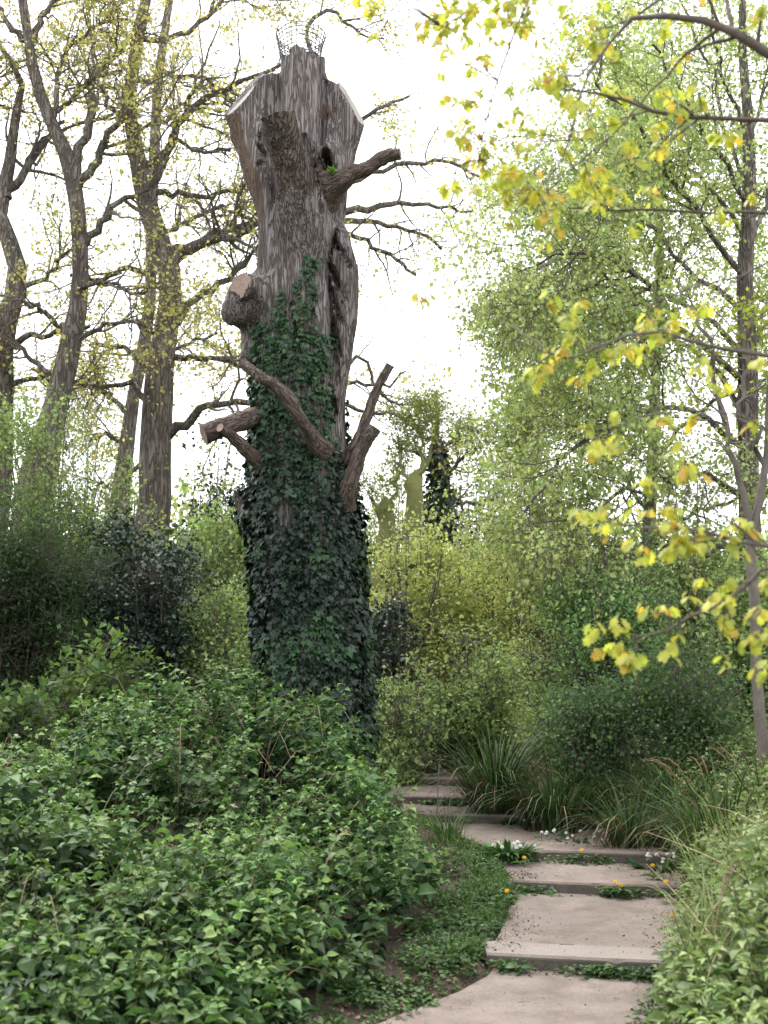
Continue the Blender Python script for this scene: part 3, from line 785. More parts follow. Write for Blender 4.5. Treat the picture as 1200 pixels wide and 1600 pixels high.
TW = np.array([.1, .085, .07])
def tree(name, label, cat, trunk, limbs, Yb, barkm, twigm, leafs, leafm='leaf', group=None, depth_limb=.7, auto=0, auto_len=3.5, l1=60, l2=320, l3=1300,
         len1=2.2, len2=1.1, len3=.5, nleaf=9000, lsize=.085, crook=.22, up=.03, jitter=.06, droop=0., trunk_y=None, ang=.9, tpl=L2, spread_y=1.0, sides=12):
    """trunk: list of (px, py, radius_px, dy); limbs: lists of the same, starting on the trunk"""
    pxs = Yb / F
    tp = np.array([np.append(at(p[0], p[1], Yb + (p[3] if len(p) > 3 else 0)), p[2] * pxs) for p in trunk])
    m = 26
    gz_ = float(ground_z(np.array(tp[0, 0]), np.array(tp[0, 1]))) - .1
    if tp[0, 2] > gz_ + .2: tp = np.concatenate([[[tp[0, 0], tp[0, 1], gz_, tp[0, 3] * 1.2]], tp])
    S = spline(tp, m); S[:, 3] = np.maximum(S[:, 3], .01)
    wv = np.stack([vnoise(np.stack([np.arange(m) * .45 + Yb * 7, np.full(m, k_ * 9.1 + trunk[0][0]), np.full(m, .3)], -1)) for k_ in (0, 1)], -1)
    S[1:-1, :2] += wv[1:-1] * min(.32, .9 * float(S[m // 2, 3]))
    if name == 'oak_tree' or 'hornbeam' in name: S[:, 3] *= .86
    root = thing(name, label, cat, (S[0, 0], S[0, 1], S[0, 2]), group)
    rr = S[:, 3][:, None] * (1 + .18 * vnoise(np.stack(np.broadcast_arrays(np.cos(np.arange(sides) / sides * 2 * pi)[None] * 1.5, np.sin(np.arange(sides) / sides * 2 * pi)[None] * 1.5 + Yb, np.arange(m)[:, None] * .5), -1)) * 2)
    mb = MB(); tubes(mb, S[None, :, :3], rr[None], sides, np.array([.2, .2, .2])); mb.build('trunk', barkm, root)
    mains = [S[None, m // 3:, :3]]; mrad = [S[None, m // 3:, 3]]
    pars = []; prad = []
    for k, L in enumerate(limbs):
        sgn = rng.choice([-1, 1]); tot = len(L)
        lp = np.array([np.append(at(p[0], p[1], Yb + (p[3] if len(p) > 3 else sgn * depth_limb * i / tot)), p[2] * pxs) for i, p in enumerate(L)])
        lp[:, 3] *= .62 if 'hornbeam' in name else .8 if name == 'oak_tree' else 1.0
        Q = spline(lp, 14); Q[1:-1, :3] += rng.normal(size=(12, 3)) * .035; Q[:, 3] = np.maximum(Q[:, 3], .012)
        mb = MB(); tubes(mb, Q[None, :, :3], Q[None, :, 3], 8, np.array([.2, .2, .2])); mb.build('limb', barkm, root)
        pars.append(Q[:, :3]); prad.append(Q[:, 3])
    if auto:
        a, ar = grow(mains[0], mrad[0], auto, .25, 1, auto_len, 1.0, crook * .8, up, 14, .5, .25, .012)
        a[:, :, 1] = a[:, :1, 1] + (a[:, :, 1] - a[:, :1, 1]) * spread_y
        mb = MB(); tubes(mb, a, ar, 6, TW); mb.build('boughs', barkm, root)
        pars += list(a); prad += list(ar)
    P_, R_ = np.array(pars), np.array(prad)
    b1, r1 = grow(P_, R_, l1, .33, 1, len1, ang, crook, up, 10, .5, .2, .006)
    b2, r2 = grow(np.concatenate([b1]), r1, l2, .15, 1, len2, ang, crook * 1.2, up, 8, .5, .3, .0038)
    b3, r3 = grow(b2, r2, l3, .1, 1, len3, ang, crook * 1.3, up, 5, .5, .35, .0024)
    if droop:
        for b in (b2, b3): b[:, :, 2] -= droop * np.linspace(0, 1, b.shape[1])[None] ** 1.5 * .4
    mb = MB(); tubes(mb, b1, r1, 5, TW); tubes(mb, b2, r2, 4, TW); tubes(mb, b3, r3, 3, TW)
    mb.build('twigs', twigm, root, kind='stuff')
    mb = MB()
    cols, w = leafs
    leaf_cloud(mb, b3, nleaf, lsize, cols, tpl, jitter, w, droop)
    mb.build('foliage', M[leafm], root, kind='stuff')
    return root

OAKC = ([(.47, .45, .15), (.40, .41, .15), (.50, .41, .13), (.32, .35, .14)], [.4, .25, .2, .15])
G_OAK = 'tall oaks coming into leaf behind the dead trunk'
# oak with the heavy bent stem just left of the dead trunk
tree('oak_tree', 'stout leaning oak with kinked grey stem, nearest the dead trunk on its left', 'tree',
     [(228, 850, 36), (236, 790, 30), (246, 700, 27), (252, 600, 25), (262, 500, 21), (262, 430, 21), (252, 390, 20), (236, 350, 18), (226, 310, 21), (212, 250, 17), (206, 200, 14), (208, 140, 12), (220, 70, 11), (236, -10, 9), (250, -90, 7)],
     [[(262, 420, 14), (300, 385, 11), (345, 372, 9), (400, 356, 7), (450, 335, 5)],
      [(266, 400, 13), (310, 382, 9), (340, 362, 7), (390, 350, 6), (430, 330, 4)],
      [(275, 505, 10), (300, 470, 8), (335, 450, 7), (365, 428, 6), (400, 395, 4), (430, 380, 3)],
      [(268, 558, 8), (310, 555, 6), (360, 565, 5), (400, 580, 4)],
      [(262, 680, 12), (300, 650, 9), (330, 632, 7), (395, 628, 6), (450, 620, 4)],
      [(226, 300, 11), (262, 240, 9), (290, 180, 8), (330, 150, 6), (380, 125, 5), (440, 100, 3)],
      [(228, 255, 8), (256, 240, 6), (268, 210, 5), (300, 232, 4), (360, 235, 4)],
      [(235, 305, 8), (290, 302, 6), (335, 305, 5), (380, 290, 4)],
      [(208, 128, 7), (250, 118, 6), (300, 118, 5), (345, 140, 4), (365, 165, 3)],
      [(218, 200, 7), (170, 170, 5), (160, 120, 4), (120, 95, 3)],
      [(215, 60, 7), (270, 60, 6), (330, 20, 5), (370, -10, 4), (450, -15, 3)],
      [(245, 430, 8), (200, 420, 6), (160, 440, 5), (110, 430, 4)],
      [(252, 600, 8), (215, 560, 6), (180, 545, 5), (140, 540, 3)],
      [(240, 640, 7), (205, 600, 6), (165, 605, 4), (120, 600, 3)],
      [(226, 720, 6), (190, 750, 4), (150, 760, 3)]],
     23.0, M['obark'], M['twig'], OAKC, group=G_OAK, nleaf=8500, lsize=.072, l1=130, l2=800, l3=2900, len1=2.3, len2=1.1, len3=.5)
tree('oak_tree', 'forked brown oak second from the left, its two limbs spreading in a V', 'tree',
     [(55, 800, 34), (70, 720, 30), (88, 640, 24), (104, 560, 21), (118, 470, 17), (122, 400, 15), (118, 330, 14), (104, 260, 16), (86, 210, 13), (68, 160, 12), (50, 100, 11), (42, 60, 9), (34, 0, 9), (26, -80, 7)],
     [[(112, 290, 12), (125, 230, 10), (142, 180, 9), (142, 130, 7), (170, 95, 7), (200, 60, 5)],
      [(122, 290, 10), (150, 255, 9), (168, 215, 8), (190, 190, 6), (215, 160, 4)],
      [(128, 385, 9), (160, 350, 8), (182, 315, 6), (215, 300, 5), (250, 280, 3)],
      [(45, 70, 9), (62, 35, 7), (78, 8, 6), (120, -20, 5)],
      [(40, 62, 8), (14, 40, 6), (0, 15, 5), (-30, -20, 4)],
      [(80, 200, 7), (92, 120, 5), (110, 75, 4), (160, 40, 4), (200, 30, 3)],
      [(100, 540, 7), (150, 520, 5), (190, 500, 4), (240, 520, 3)],
      [(92, 600, 7), (50, 560, 5), (20, 540, 4), (-20, 530, 3)],
      [(115, 460, 7), (160, 440, 5), (210, 455, 4), (250, 440, 3)],
      [(105, 520, 7), (60, 480, 5), (30, 470, 4)],
      [(72, 180, 6), (110, 160, 5), (150, 120, 4), (190, 110, 3)]],
     21.0, M['obark'], M['twig'], OAKC, group=G_OAK, nleaf=9000, lsize=.072, l1=110, l2=720, l3=2900, len1=2.2, len2=1.1, len3=.5)
tree('oak_tree', 'grey oak cut by the left edge of the picture, forking low', 'tree',
     [(-10, 760, 30), (0, 640, 26), (8, 540, 22), (18, 460, 18), (22, 400, 17), (10, 350, 15), (2, 310, 15), (12, 280, 13), (10, 240, 11), (20, 200, 9), (26, 160, 8), (30, 120, 6), (-10, 60, 5)],
     [[(10, 310, 12), (35, 275, 9), (52, 245, 9), (72, 215, 7), (100, 190, 4)],
      [(0, 320, 11), (-20, 250, 10), (-30, 180, 8), (-10, 100, 6), (10, 85, 5), (30, 130, 3)],
      [(18, 450, 7), (60, 440, 5), (100, 400, 4), (140, 380, 3)],
      [(8, 540, 8), (50, 525, 6), (90, 520, 5), (140, 510, 3)],
      [(2, 600, 7), (50, 590, 5), (100, 600, 4), (150, 590, 3)]],
     22.0, M['obark'], M['twig'], OAKC, group=G_OAK, nleaf=5000, lsize=.072, l1=70, l2=360, l3=1200, len1=1.6, len2=.85, len3=.45)
tree('oak_tree', 'slim paler oak standing farthest back between the two larger stems', 'tree',
     [(185, 830, 20), (190, 760, 16), (198, 690, 14), (205, 640, 12), (225, 560, 11), (235, 420, 11), (243, 300, 10), (246, 200, 10), (250, 100, 8), (262, 0, 7), (270, -60, 6)],
     [[(196, 700, 6), (170, 680, 4), (140, 690, 3)],
      [(205, 650, 6), (170, 620, 5), (130, 600, 3)],
      [(240, 380, 6), (300, 340, 5), (350, 320, 4)],
      [(246, 200, 6), (300, 150, 4), (340, 130, 3)],
      [(225, 560, 6), (290, 540, 4), (340, 520, 3)]],
     30.0, M['obark'], M['twig'], OAKC, group=G_OAK, nleaf=4500, lsize=.10, l1=60, l2=300, l3=1000, len1=2.0, len2=1.1, len3=.5)
# oak behind the dead trunk whose branches show on its right
tree('oak_tree', 'spreading oak hidden behind the dead trunk, bare twiggy boughs showing on its right', 'tree',
     [(430, 900, 30), (440, 700, 26), (455, 550, 22), (470, 430, 20), (480, 330, 16), (490, 220, 12), (500, 120, 9)],
     [[(500, 330, 10), (560, 330, 8), (620, 318, 6), (680, 322, 4), (740, 330, 3)],
      [(500, 350, 9), (570, 345, 6), (640, 360, 4), (690, 390, 3)],
      [(500, 300, 8), (560, 280, 6), (620, 260, 5), (690, 250, 4), (760, 280, 3)],
      [(500, 260, 7), (550, 200, 6), (590, 170, 4), (640, 150, 3)],
      [(500, 340, 7), (560, 370, 5), (610, 400, 4), (650, 430, 3)],
      [(490, 560, 6), (560, 600, 4), (610, 600, 3), (634, 580, 2)],
      [(490, 600, 6), (560, 640, 4), (620, 650, 3), (680, 690, 2)],
      [(500, 620, 6), (560, 560, 4), (600, 620, 3), (660, 640, 2)],
      [(500, 130, 6), (480, 40, 5), (520, 20, 4), (560, 50, 3), (600, 60, 2)],
      [(470, 420, 7), (420, 360, 5), (370, 330, 4), (330, 340, 3)]],
     26.0, M['obark'], M['twig'], OAKC, group=G_OAK, nleaf=3600, lsize=.08, l1=90, l2=420, l3=1300, len1=1.7, len2=.9, len3=.5, crook=.2)

HORN = ([(.40, .48, .19), (.33, .42, .18), (.47, .51, .20), (.25, .34, .15)], [.35, .3, .2, .15])
tree('hornbeam_tree', 'tall dark stemmed hornbeam near the right edge under a veil of pale green leaves', 'tree',
     [(1165, 1130, 25), (1168, 1000, 22), (1172, 850, 20), (1168, 700, 18), (1165, 560, 17), (1168, 420, 15), (1170, 300, 13), (1165, 180, 10), (1160, 60, 8), (1150, -60, 6), (1140, -160, 4)],
     [[(1165, 600, 9), (1080, 520, 8), (1000, 440, 6), (930, 400, 5), (870, 400, 3), (810, 425, 2)],
      [(1165, 700, 9), (1080, 640, 7), (1000, 640, 6), (920, 680, 5), (860, 740, 4), (820, 800, 3)],
      [(1168, 450, 8), (1100, 350, 7), (1040, 250, 5), (980, 180, 4), (930, 130, 3)],
      [(1170, 320, 7), (1110, 220, 6), (1060, 140, 4), (1020, 70, 3)],
      [(1165, 650, 8), (1100, 560, 7), (1030, 520, 5), (940, 520, 4), (860, 560, 3), (800, 620, 2)],
      [(1165, 780, 8), (1090, 740, 6), (1000, 760, 5), (930, 800, 4), (880, 860, 3)],
      [(1168, 500, 8), (1080, 420, 6), (980, 330, 5), (900, 300, 4), (850, 310, 2)],
      [(1168, 400, 7), (1200, 300, 6), (1240, 200, 4)],
      [(1168, 560, 7), (1210, 480, 5), (1250, 420, 4)],
      [(1165, 820, 7), (1210, 760, 5), (1240, 740, 4)],
      [(1165, 560, 8), (1060, 470, 6), (950, 450, 4), (850, 475, 2.5), (800, 500, 2)],
      [(1168, 300, 6), (1130, 180, 5), (1100, 80, 4), (1060, 0, 3), (1040, -60, 2)],
      [(1165, 200, 6), (1120, 90, 4), (1110, 0, 3)], [(1165, 240, 5), (1200, 120, 4), (1230, 40, 3)], [(1168, 380, 6), (1090, 280, 5), (1000, 230, 4), (900, 220, 3), (840, 240, 2)],
      [(1165, 850, 7), (1100, 860, 5), (1020, 850, 4), (960, 880, 3)]],
     17.0, M['obark'], M['twig'], HORN, nleaf=64000, lsize=.066, l1=220, l2=1300, l3=5200, len1=1.7, len2=.9, len3=.5, droop=.5, crook=.18, jitter=.08, depth_limb=2.2, up=-.01)
tree('young_hornbeam', 'second hornbeam behind the first, filling the right background with pale green', 'tree',
     [(1010, 1120, 16), (1012, 900, 13), (1020, 700, 11), (1030, 500, 9), (1030, 300, 7), (1040, 150, 5)],
     [[(1015, 800, 6), (930, 700, 5), (860, 660, 4), (800, 680, 3)],
      [(1020, 700, 6), (950, 600, 5), (880, 560, 4), (830, 560, 3)],
      [(1030, 500, 6), (960, 420, 4), (900, 380, 3)],
      [(1030, 450, 6), (1100, 350, 4), (1160, 290, 3)],
      [(1020, 720, 6), (1100, 640, 5), (1180, 600, 4), (1250, 590, 3)],
      [(1015, 850, 6), (1090, 800, 5), (1170, 770, 4)],
      [(1030, 300, 5), (980, 200, 3), (950, 150, 2)]],
     21.0, M['obark'], M['twig'], HORN, nleaf=32000, lsize=.075, l1=100, l2=600, l3=2200, len1=1.9, len2=1.0, len3=.55, droop=.35, crook=.18, jitter=.09, depth_limb=1.5, up=0)
tree('ash_sapling', 'slim pale barked sapling at the right edge with a forked grey stem', 'tree',
     [(1190, 1125, 9), (1184, 1060, 8.5), (1180, 960, 8), (1172, 880, 7.5), (1174, 830, 7), (1186, 790, 6), (1196, 720, 5.5), (1200, 650, 5), (1206, 560, 4.5), (1210, 400, 3)],
     [[(1172, 840, 6), (1162, 790, 5.5), (1148, 735, 5), (1135, 690, 4.5), (1120, 630, 4), (1110, 560, 3.5), (1095, 480, 2.5)],
      [(1192, 750, 4.5), (1176, 690, 4), (1164, 640, 4), (1162, 580, 3.5), (1158, 500, 2.5)]],
     11.5, M['pale'], M['pale'], ([(.30, .32, .05), (.24, .30, .05)], None), nleaf=900, lsize=.05, l1=30, l2=80, l3=160, len1=.7, len2=.35, len3=.2, depth_limb=.2)

# ---- shrubs: many stems from one root, leaves through the whole volume
def shrub(name, label, px, py_top, Yd, width_px, leafs, leafm='leaf', nleaf=9000, lsize=.06, stems=22, tpl=L2, group=None, cat='shrub', barkm='twig', depth=None, top_bias=.5, twigs=1500, jitter=.10, lean=0., shape=1.0, droop=0, up=.02, wid=None, trunk=False):
    c = at(px, 1100, Yd); x0 = c[0]; zb = float(ground_z(np.array(x0), np.array(Yd)))
    Ht = at(px, py_top, Yd)[2] - zb; W = width_px * Yd / F * .5; Dp = depth or W
    root = thing(name, label, cat, (x0, Yd, zb), group)
    m = 12
    a = rng.random(stems) * 2 * pi; rr = np.sqrt(rng.random(stems)) 
    tipz = Ht * (.62 + .38 * (1 - rr ** 2 * shape) + rng.normal(size=stems) * .06)
    tips = np.stack([x0 + W * rr * np.cos(a) * .9 + lean, Yd + Dp * rr * np.sin(a) * .9, zb + np.clip(tipz, .3 * Ht, Ht * 1.03)], -1)
    b0 = np.stack([x0 + W * .14 * np.cos(a), Yd + W * .14 * np.sin(a), np.full(stems, zb - .05)], -1)
    t = np.linspace(0, 1, m)[None, :, None]
    sp = b0[:, None] * (1 - t) + tips[:, None] * t
    sp[:, :, :2] = b0[:, None, :2] + (tips - b0)[:, None, :2] * (t ** 1.35)
    sp += np.cumsum(rng.normal(size=sp.shape) * .02 * Ht / 4, axis=1)
    for k_ in range(stems): sp[k_, :, 2] = np.maximum(sp[k_, :, 2], zb - .05)
    r = np.maximum(np.linspace(1, .2, m)[None] * rng.uniform(.02, .045, (stems, 1)) * min(1, Ht / 3), .005)
    nleaf = int(nleaf * 1.3); lsize = lsize * 1.12; wid = None if wid is None else np.resize(wid, nleaf)
    b1, r1 = grow(sp, r, stems * 9, .12, 1, .27 * (Ht + 2 * W) / 2, 1.15, .16, up, 8, .6, .3, .004)
    b2, r2 = grow(b1, r1, twigs, .1, 1, .13 * (Ht + 2 * W) / 2, 1.0, .22, up, 5, .6, .4, .0025)
    if droop: b2[:, :, 2] -= droop * np.linspace(0, 1, 5)[None] ** 1.4
    b2[:, :, 2] = np.maximum(b2[:, :, 2], zb + .02)
    mb = MB(); tubes(mb, sp, r, 6, TW); mb.build('stems', M[barkm], root)
    mb = MB(); tubes(mb, b1, r1, 4, TW); tubes(mb, b2, r2, 3, TW); mb.build('twigs', M[barkm], root, kind='stuff')
    mb = MB(); leaf_cloud(mb, b2, nleaf, lsize, leafs[0], tpl, jitter, leafs[1], droop * .5, t0=.1, wid=wid, clump=4.0, cs=1.7)
    mb.build('foliage', M[leafm], root, kind='stuff')
    return root
YEL = ([(.54, .58, .22), (.46, .53, .21), (.60, .59, .23), (.34, .42, .17)], [.35, .3, .2, .15])
LIME = ([(.35, .46, .19), (.28, .38, .16), (.43, .50, .20), (.20, .29, .12)], [.35, .3, .15, .2])
MIDG = ([(.27, .42, .17), (.20, .33, .14), (.34, .47, .18), (.13, .23, .10)], [.35, .3, .15, .2])
DARK = ([(.035, .06, .042), (.024, .045, .034), (.05, .08, .05)], None)
DKG = ([(.10, .17, .075), (.07, .125, .06), (.14, .22, .085)], None)
YEW = ([(.05, .088, .038), (.07, .115, .045), (.035, .062, .032)], None)
# middle, behind the dead trunk and the top of the path
shrub('hornbeam_shrub', 'bright yellow-green bush just right of the ivied trunk above the top step', 640, 800, 21.0, 190, YEL, nleaf=12000, lsize=.06, group='yellow-green bushes behind the path')
shrub('hornbeam_shrub', 'broad yellow-green bush in the middle distance right of centre', 740, 815, 22.0, 230, YEL, nleaf=14000, lsize=.06, group='yellow-green bushes behind the path')
shrub('hornbeam_shrub', 'yellow-green bush behind the dark green hawthorn, under the drooping hornbeam', 850, 800, 21.0, 230, YEL, nleaf=12000, lsize=.06, group='yellow-green bushes behind the path')
shrub('hornbeam_shrub', 'low pale bush in front of the yellow ones, behind the tall sedge clump', 745, 985, 18.0, 190, LIME, nleaf=8000, lsize=.055, group='yellow-green bushes behind the path')
shrub('hazel_bush', 'low leafy green bush touching the ivied trunk above the top step', 625, 1050, 16.8, 130, LIME, nleaf=4200, lsize=.065, tpl=L4)
shrub('holly_bush', 'blue-black holly half hidden on the right side of the ivied trunk', 612, 930, 19.0, 110, DARK, 'holly', nleaf=6500, lsize=.06)
shrub('hawthorn_bush', 'rounded mid green hawthorn right of centre, above the sedges', 950, 838, 15.5, 250, MIDG, nleaf=17000, lsize=.042, twigs=2600, stems=26)
shrub('hawthorn_bush', 'smaller green hawthorn left of the rounded one, above the second sedge clump', 865, 960, 16.5, 160, LIME, nleaf=8000, lsize=.045)
shrub('yew_bush', 'low nearly black bush in the shade behind the right bank', 1065, 1010, 13.6, 210, DKG, 'leaf', nleaf=11000, lsize=.045, depth=1.0)
shrub('holly_bush', 'dark low bush at the foot of the rounded hawthorn, behind the flowering garlic', 930, 1075, 13.8, 150, DKG, 'leaf', nleaf=7000, lsize=.042)
shrub('elder_bush', 'leafy green bush at the right edge behind the pale sapling', 1185, 870, 15.0, 180, LIME, nleaf=9000, lsize=.06)
shrub('elder_bush', 'tall pale bush behind the hawthorn and the yew on the right', 1090, 800, 19.0, 240, LIME, nleaf=12000, lsize=.06)
# left
shrub('holly_bush', 'large blue-black holly in front of the stout oak on the left', 225, 838, 17.5, 200, DARK, 'holly', nleaf=19000, lsize=.058, twigs=2600, stems=26, shape=.7)
shrub('holly_bush', 'lower dark holly spreading left of the large one', 150, 930, 17.0, 150, DARK, 'holly', nleaf=10000, lsize=.058)
shrub('yew_tree', 'dark feathery yew filling the left edge', 30, 790, 15.5, 230, YEW, 'leaf', nleaf=42000, lsize=.06, twigs=4500, stems=30, wid=np.full(42000, .5), shape=.6)
shrub('lime_bush', 'bright green bush between the holly and the dead trunk', 345, 800, 20.0, 170, LIME, nleaf=13000, lsize=.06, twigs=2000)
shrub('lime_bush', 'low pale green bush left of the bare strip at the dead trunk foot', 330, 930, 17.5, 130, LIME, nleaf=7000, lsize=.055)
shrub('hawthorn_bush', 'loose green hawthorn at upper left in front of the forked oak', 60, 610, 18.5, 260, ([(.26, .35, .14), (.33, .41, .15), (.18, .26, .11)], None), nleaf=12000, lsize=.058, twigs=2200, stems=18)
shrub('hawthorn_bush', 'loose green hawthorn between the two nearest oaks', 175, 745, 19.0, 170, ([(.26, .35, .14), (.33, .41, .15), (.18, .26, .11)], None), nleaf=8000, lsize=.058)
shrub('hazel_bush', 'leafy mid green bush in the shade at lower left, in front of the yew', 150, 1010, 13.6, 170, ([(.10, .17, .05), (.07, .13, .045), (.16, .23, .06)], None), nleaf=3200, lsize=.085, tpl=L4, depth=.8)
shrub('hazel_bush', 'small leafy bush at the lower left edge, below the yew', 20, 1080, 12.6, 150, ([(.07, .12, .045), (.05, .10, .04), (.12, .18, .05)], None), nleaf=2600, lsize=.08, tpl=L4, depth=.8)
shrub('ivy_thicket', 'ivy covered bush with dark leaves behind the holly, left of the log stub', 320, 700, 24.0, 90, ([(.05, .09, .05), (.035, .07, .04)], None), 'holly', nleaf=4500, lsize=.075)
shrub('ivy_thicket', 'ivy bush filling the gap behind the dead trunk', 470, 830, 20.0, 200, MIDG, nleaf=6000, lsize=.06)
# far trees in the gap of sky
tree('ivied_tree', 'thin far tree with a dark ivy sleeve, standing in the gap of sky', 'tree',
     [(690, 900, 10), (686, 800, 8), (684, 740, 7), (681, 690, 5), (680, 640, 3), (682, 610, 2)],
     [[(684, 760, 4), (720, 720, 3), (750, 700, 2)], [(684, 740, 4), (650, 710, 3), (620, 700, 2)], [(684, 780, 4), (725, 790, 3), (770, 780, 2)], [(683, 710, 3), (710, 680, 2), (720, 650, 1)]],
     27.0, M['obark'], M['twig'], ([(.13, .18, .07), (.18, .22, .08)], None), nleaf=1500, lsize=.08, l1=40, l2=180, l3=500, len1=1.0, len2=.6, len3=.35)
tr = bpy.data.objects['ivied_tree']
mb = MB(); n = 3400
t = rng.random(n); py = 690 + 160 * t; hw = np.interp(py, [690, 720, 760, 800, 850], [7, 16, 14, 26, 40])
pp = np.array([at(x, y, 27.0 + dy) for x, y, dy in zip(684 + rng.normal(size=n) * hw * .55, py, rng.normal(size=n) * .25)])
scatter(mb, L2, pp, rand_dir(n) + [0, 0, -.7], rand_dir(n) + [0, -.6, .5], rng.uniform(.09, .15, n), pal([(.02, .045, .03), (.03, .06, .035)], n)); mb.build('ivy_sleeve', M['holly'], tr, kind='stuff')
tree('pollard_stump', 'pale mossy broken stem, right one of the pair in the gap of sky', 'tree stump',
     [(650, 960, 20), (648, 850, 17), (650, 800, 15), (652, 760, 13), (654, 738, 11), (655, 733, 3)], [[(652, 770, 4), (660, 700, 3), (652, 650, 2)], [(650, 790, 4), (630, 730, 3), (622, 690, 2)], [(652, 760, 3), (676, 690, 2), (668, 640, 1)]],
     25.0, M['greenbark'], M['greenbark'], ([(.17, .22, .06), (.22, .26, .08)], None), nleaf=2600, lsize=.06, l1=30, l2=140, l3=420, len1=1.0, len2=.5, len3=.3, up=.12)
tree('pollard_stump', 'pale mossy broken stem, left one of the pair in the gap of sky', 'tree stump',
     [(600, 960, 16), (604, 860, 13), (606, 800, 12), (604, 785, 10), (603, 776, 3)], [[(606, 820, 4), (620, 760, 3), (616, 720, 2)], [(604, 830, 3), (586, 790, 2), (580, 760, 1)]],
     25.5, M['greenbark'], M['greenbark'], ([(.17, .22, .06), (.22, .26, .08)], None), nleaf=900, lsize=.06, l1=20, l2=80, l3=220, len1=.8, len2=.4, len3=.3, up=.12)
for lab, px_, top, Y_, wd in [('hazy pale tree right of the ivied stem in the gap of sky', 750, 690, 31.0, 170), ('hazy pale tree left of the ivied stem, behind the broken stems', 625, 690, 30.0, 150), ('hazy pale tree farther right, partly behind the drooping hornbeam', 860, 640, 30.0, 220),
                              ('hazy pale tree seen between the oaks at far left', 110, 640, 32.0, 260), ('hazy pale tree left of the dead trunk behind the ivy bush', 330, 740, 31.0, 180)]:
    shrub('birch_tree', lab, px_, top, Y_, wd, ([(.26, .34, .12), (.34, .38, .13), (.20, .27, .10)], None), nleaf=5500, lsize=.08, twigs=1100, group='pale trees in the far background', cat='tree', up=.14)

# far wood closing the view
mb = MB()
def wood(n, a0, a1, d0, d1, h0, h1, s0, s1):
    ang = rng.uniform(a0, a1, n); dist = rng.uniform(d0, d1, n); x = dist * np.sin(ang); y = dist * np.cos(ang)
    top = h0 + (h1 - h0) * (n2(x, y, .16, 2) + .5 + .6 * n2(x, y, .5, 12))
    h = rng.random(n) ** .8 * top * (.8 + .5 * n2(x, y, 1.1, 4))
    scatter(mb, L2, np.stack([x, y, ground_z(x, y) + h], -1), rand_dir(n), rand_dir(n) + [0, 0, .6], rng.uniform(s0, s1, n), pal([(.26, .34, .11), (.33, .39, .12), (.18, .26, .09)], n))
wood(85000, -.62, .62, 36, 60, 4.5, 8.0, .18, .38)
wood(22000, .62, 2 * pi - .62, 20, 44, 5, 11, .45, .9)      # unseen wood round the glade, added to block low sky light
tag(mb.build('distant_wood', M['leaf'], kind='stuff'), 'mass of pale green undergrowth closing the view behind everything, with an unseen ring added to block low sky light', 'wood', kind='stuff')

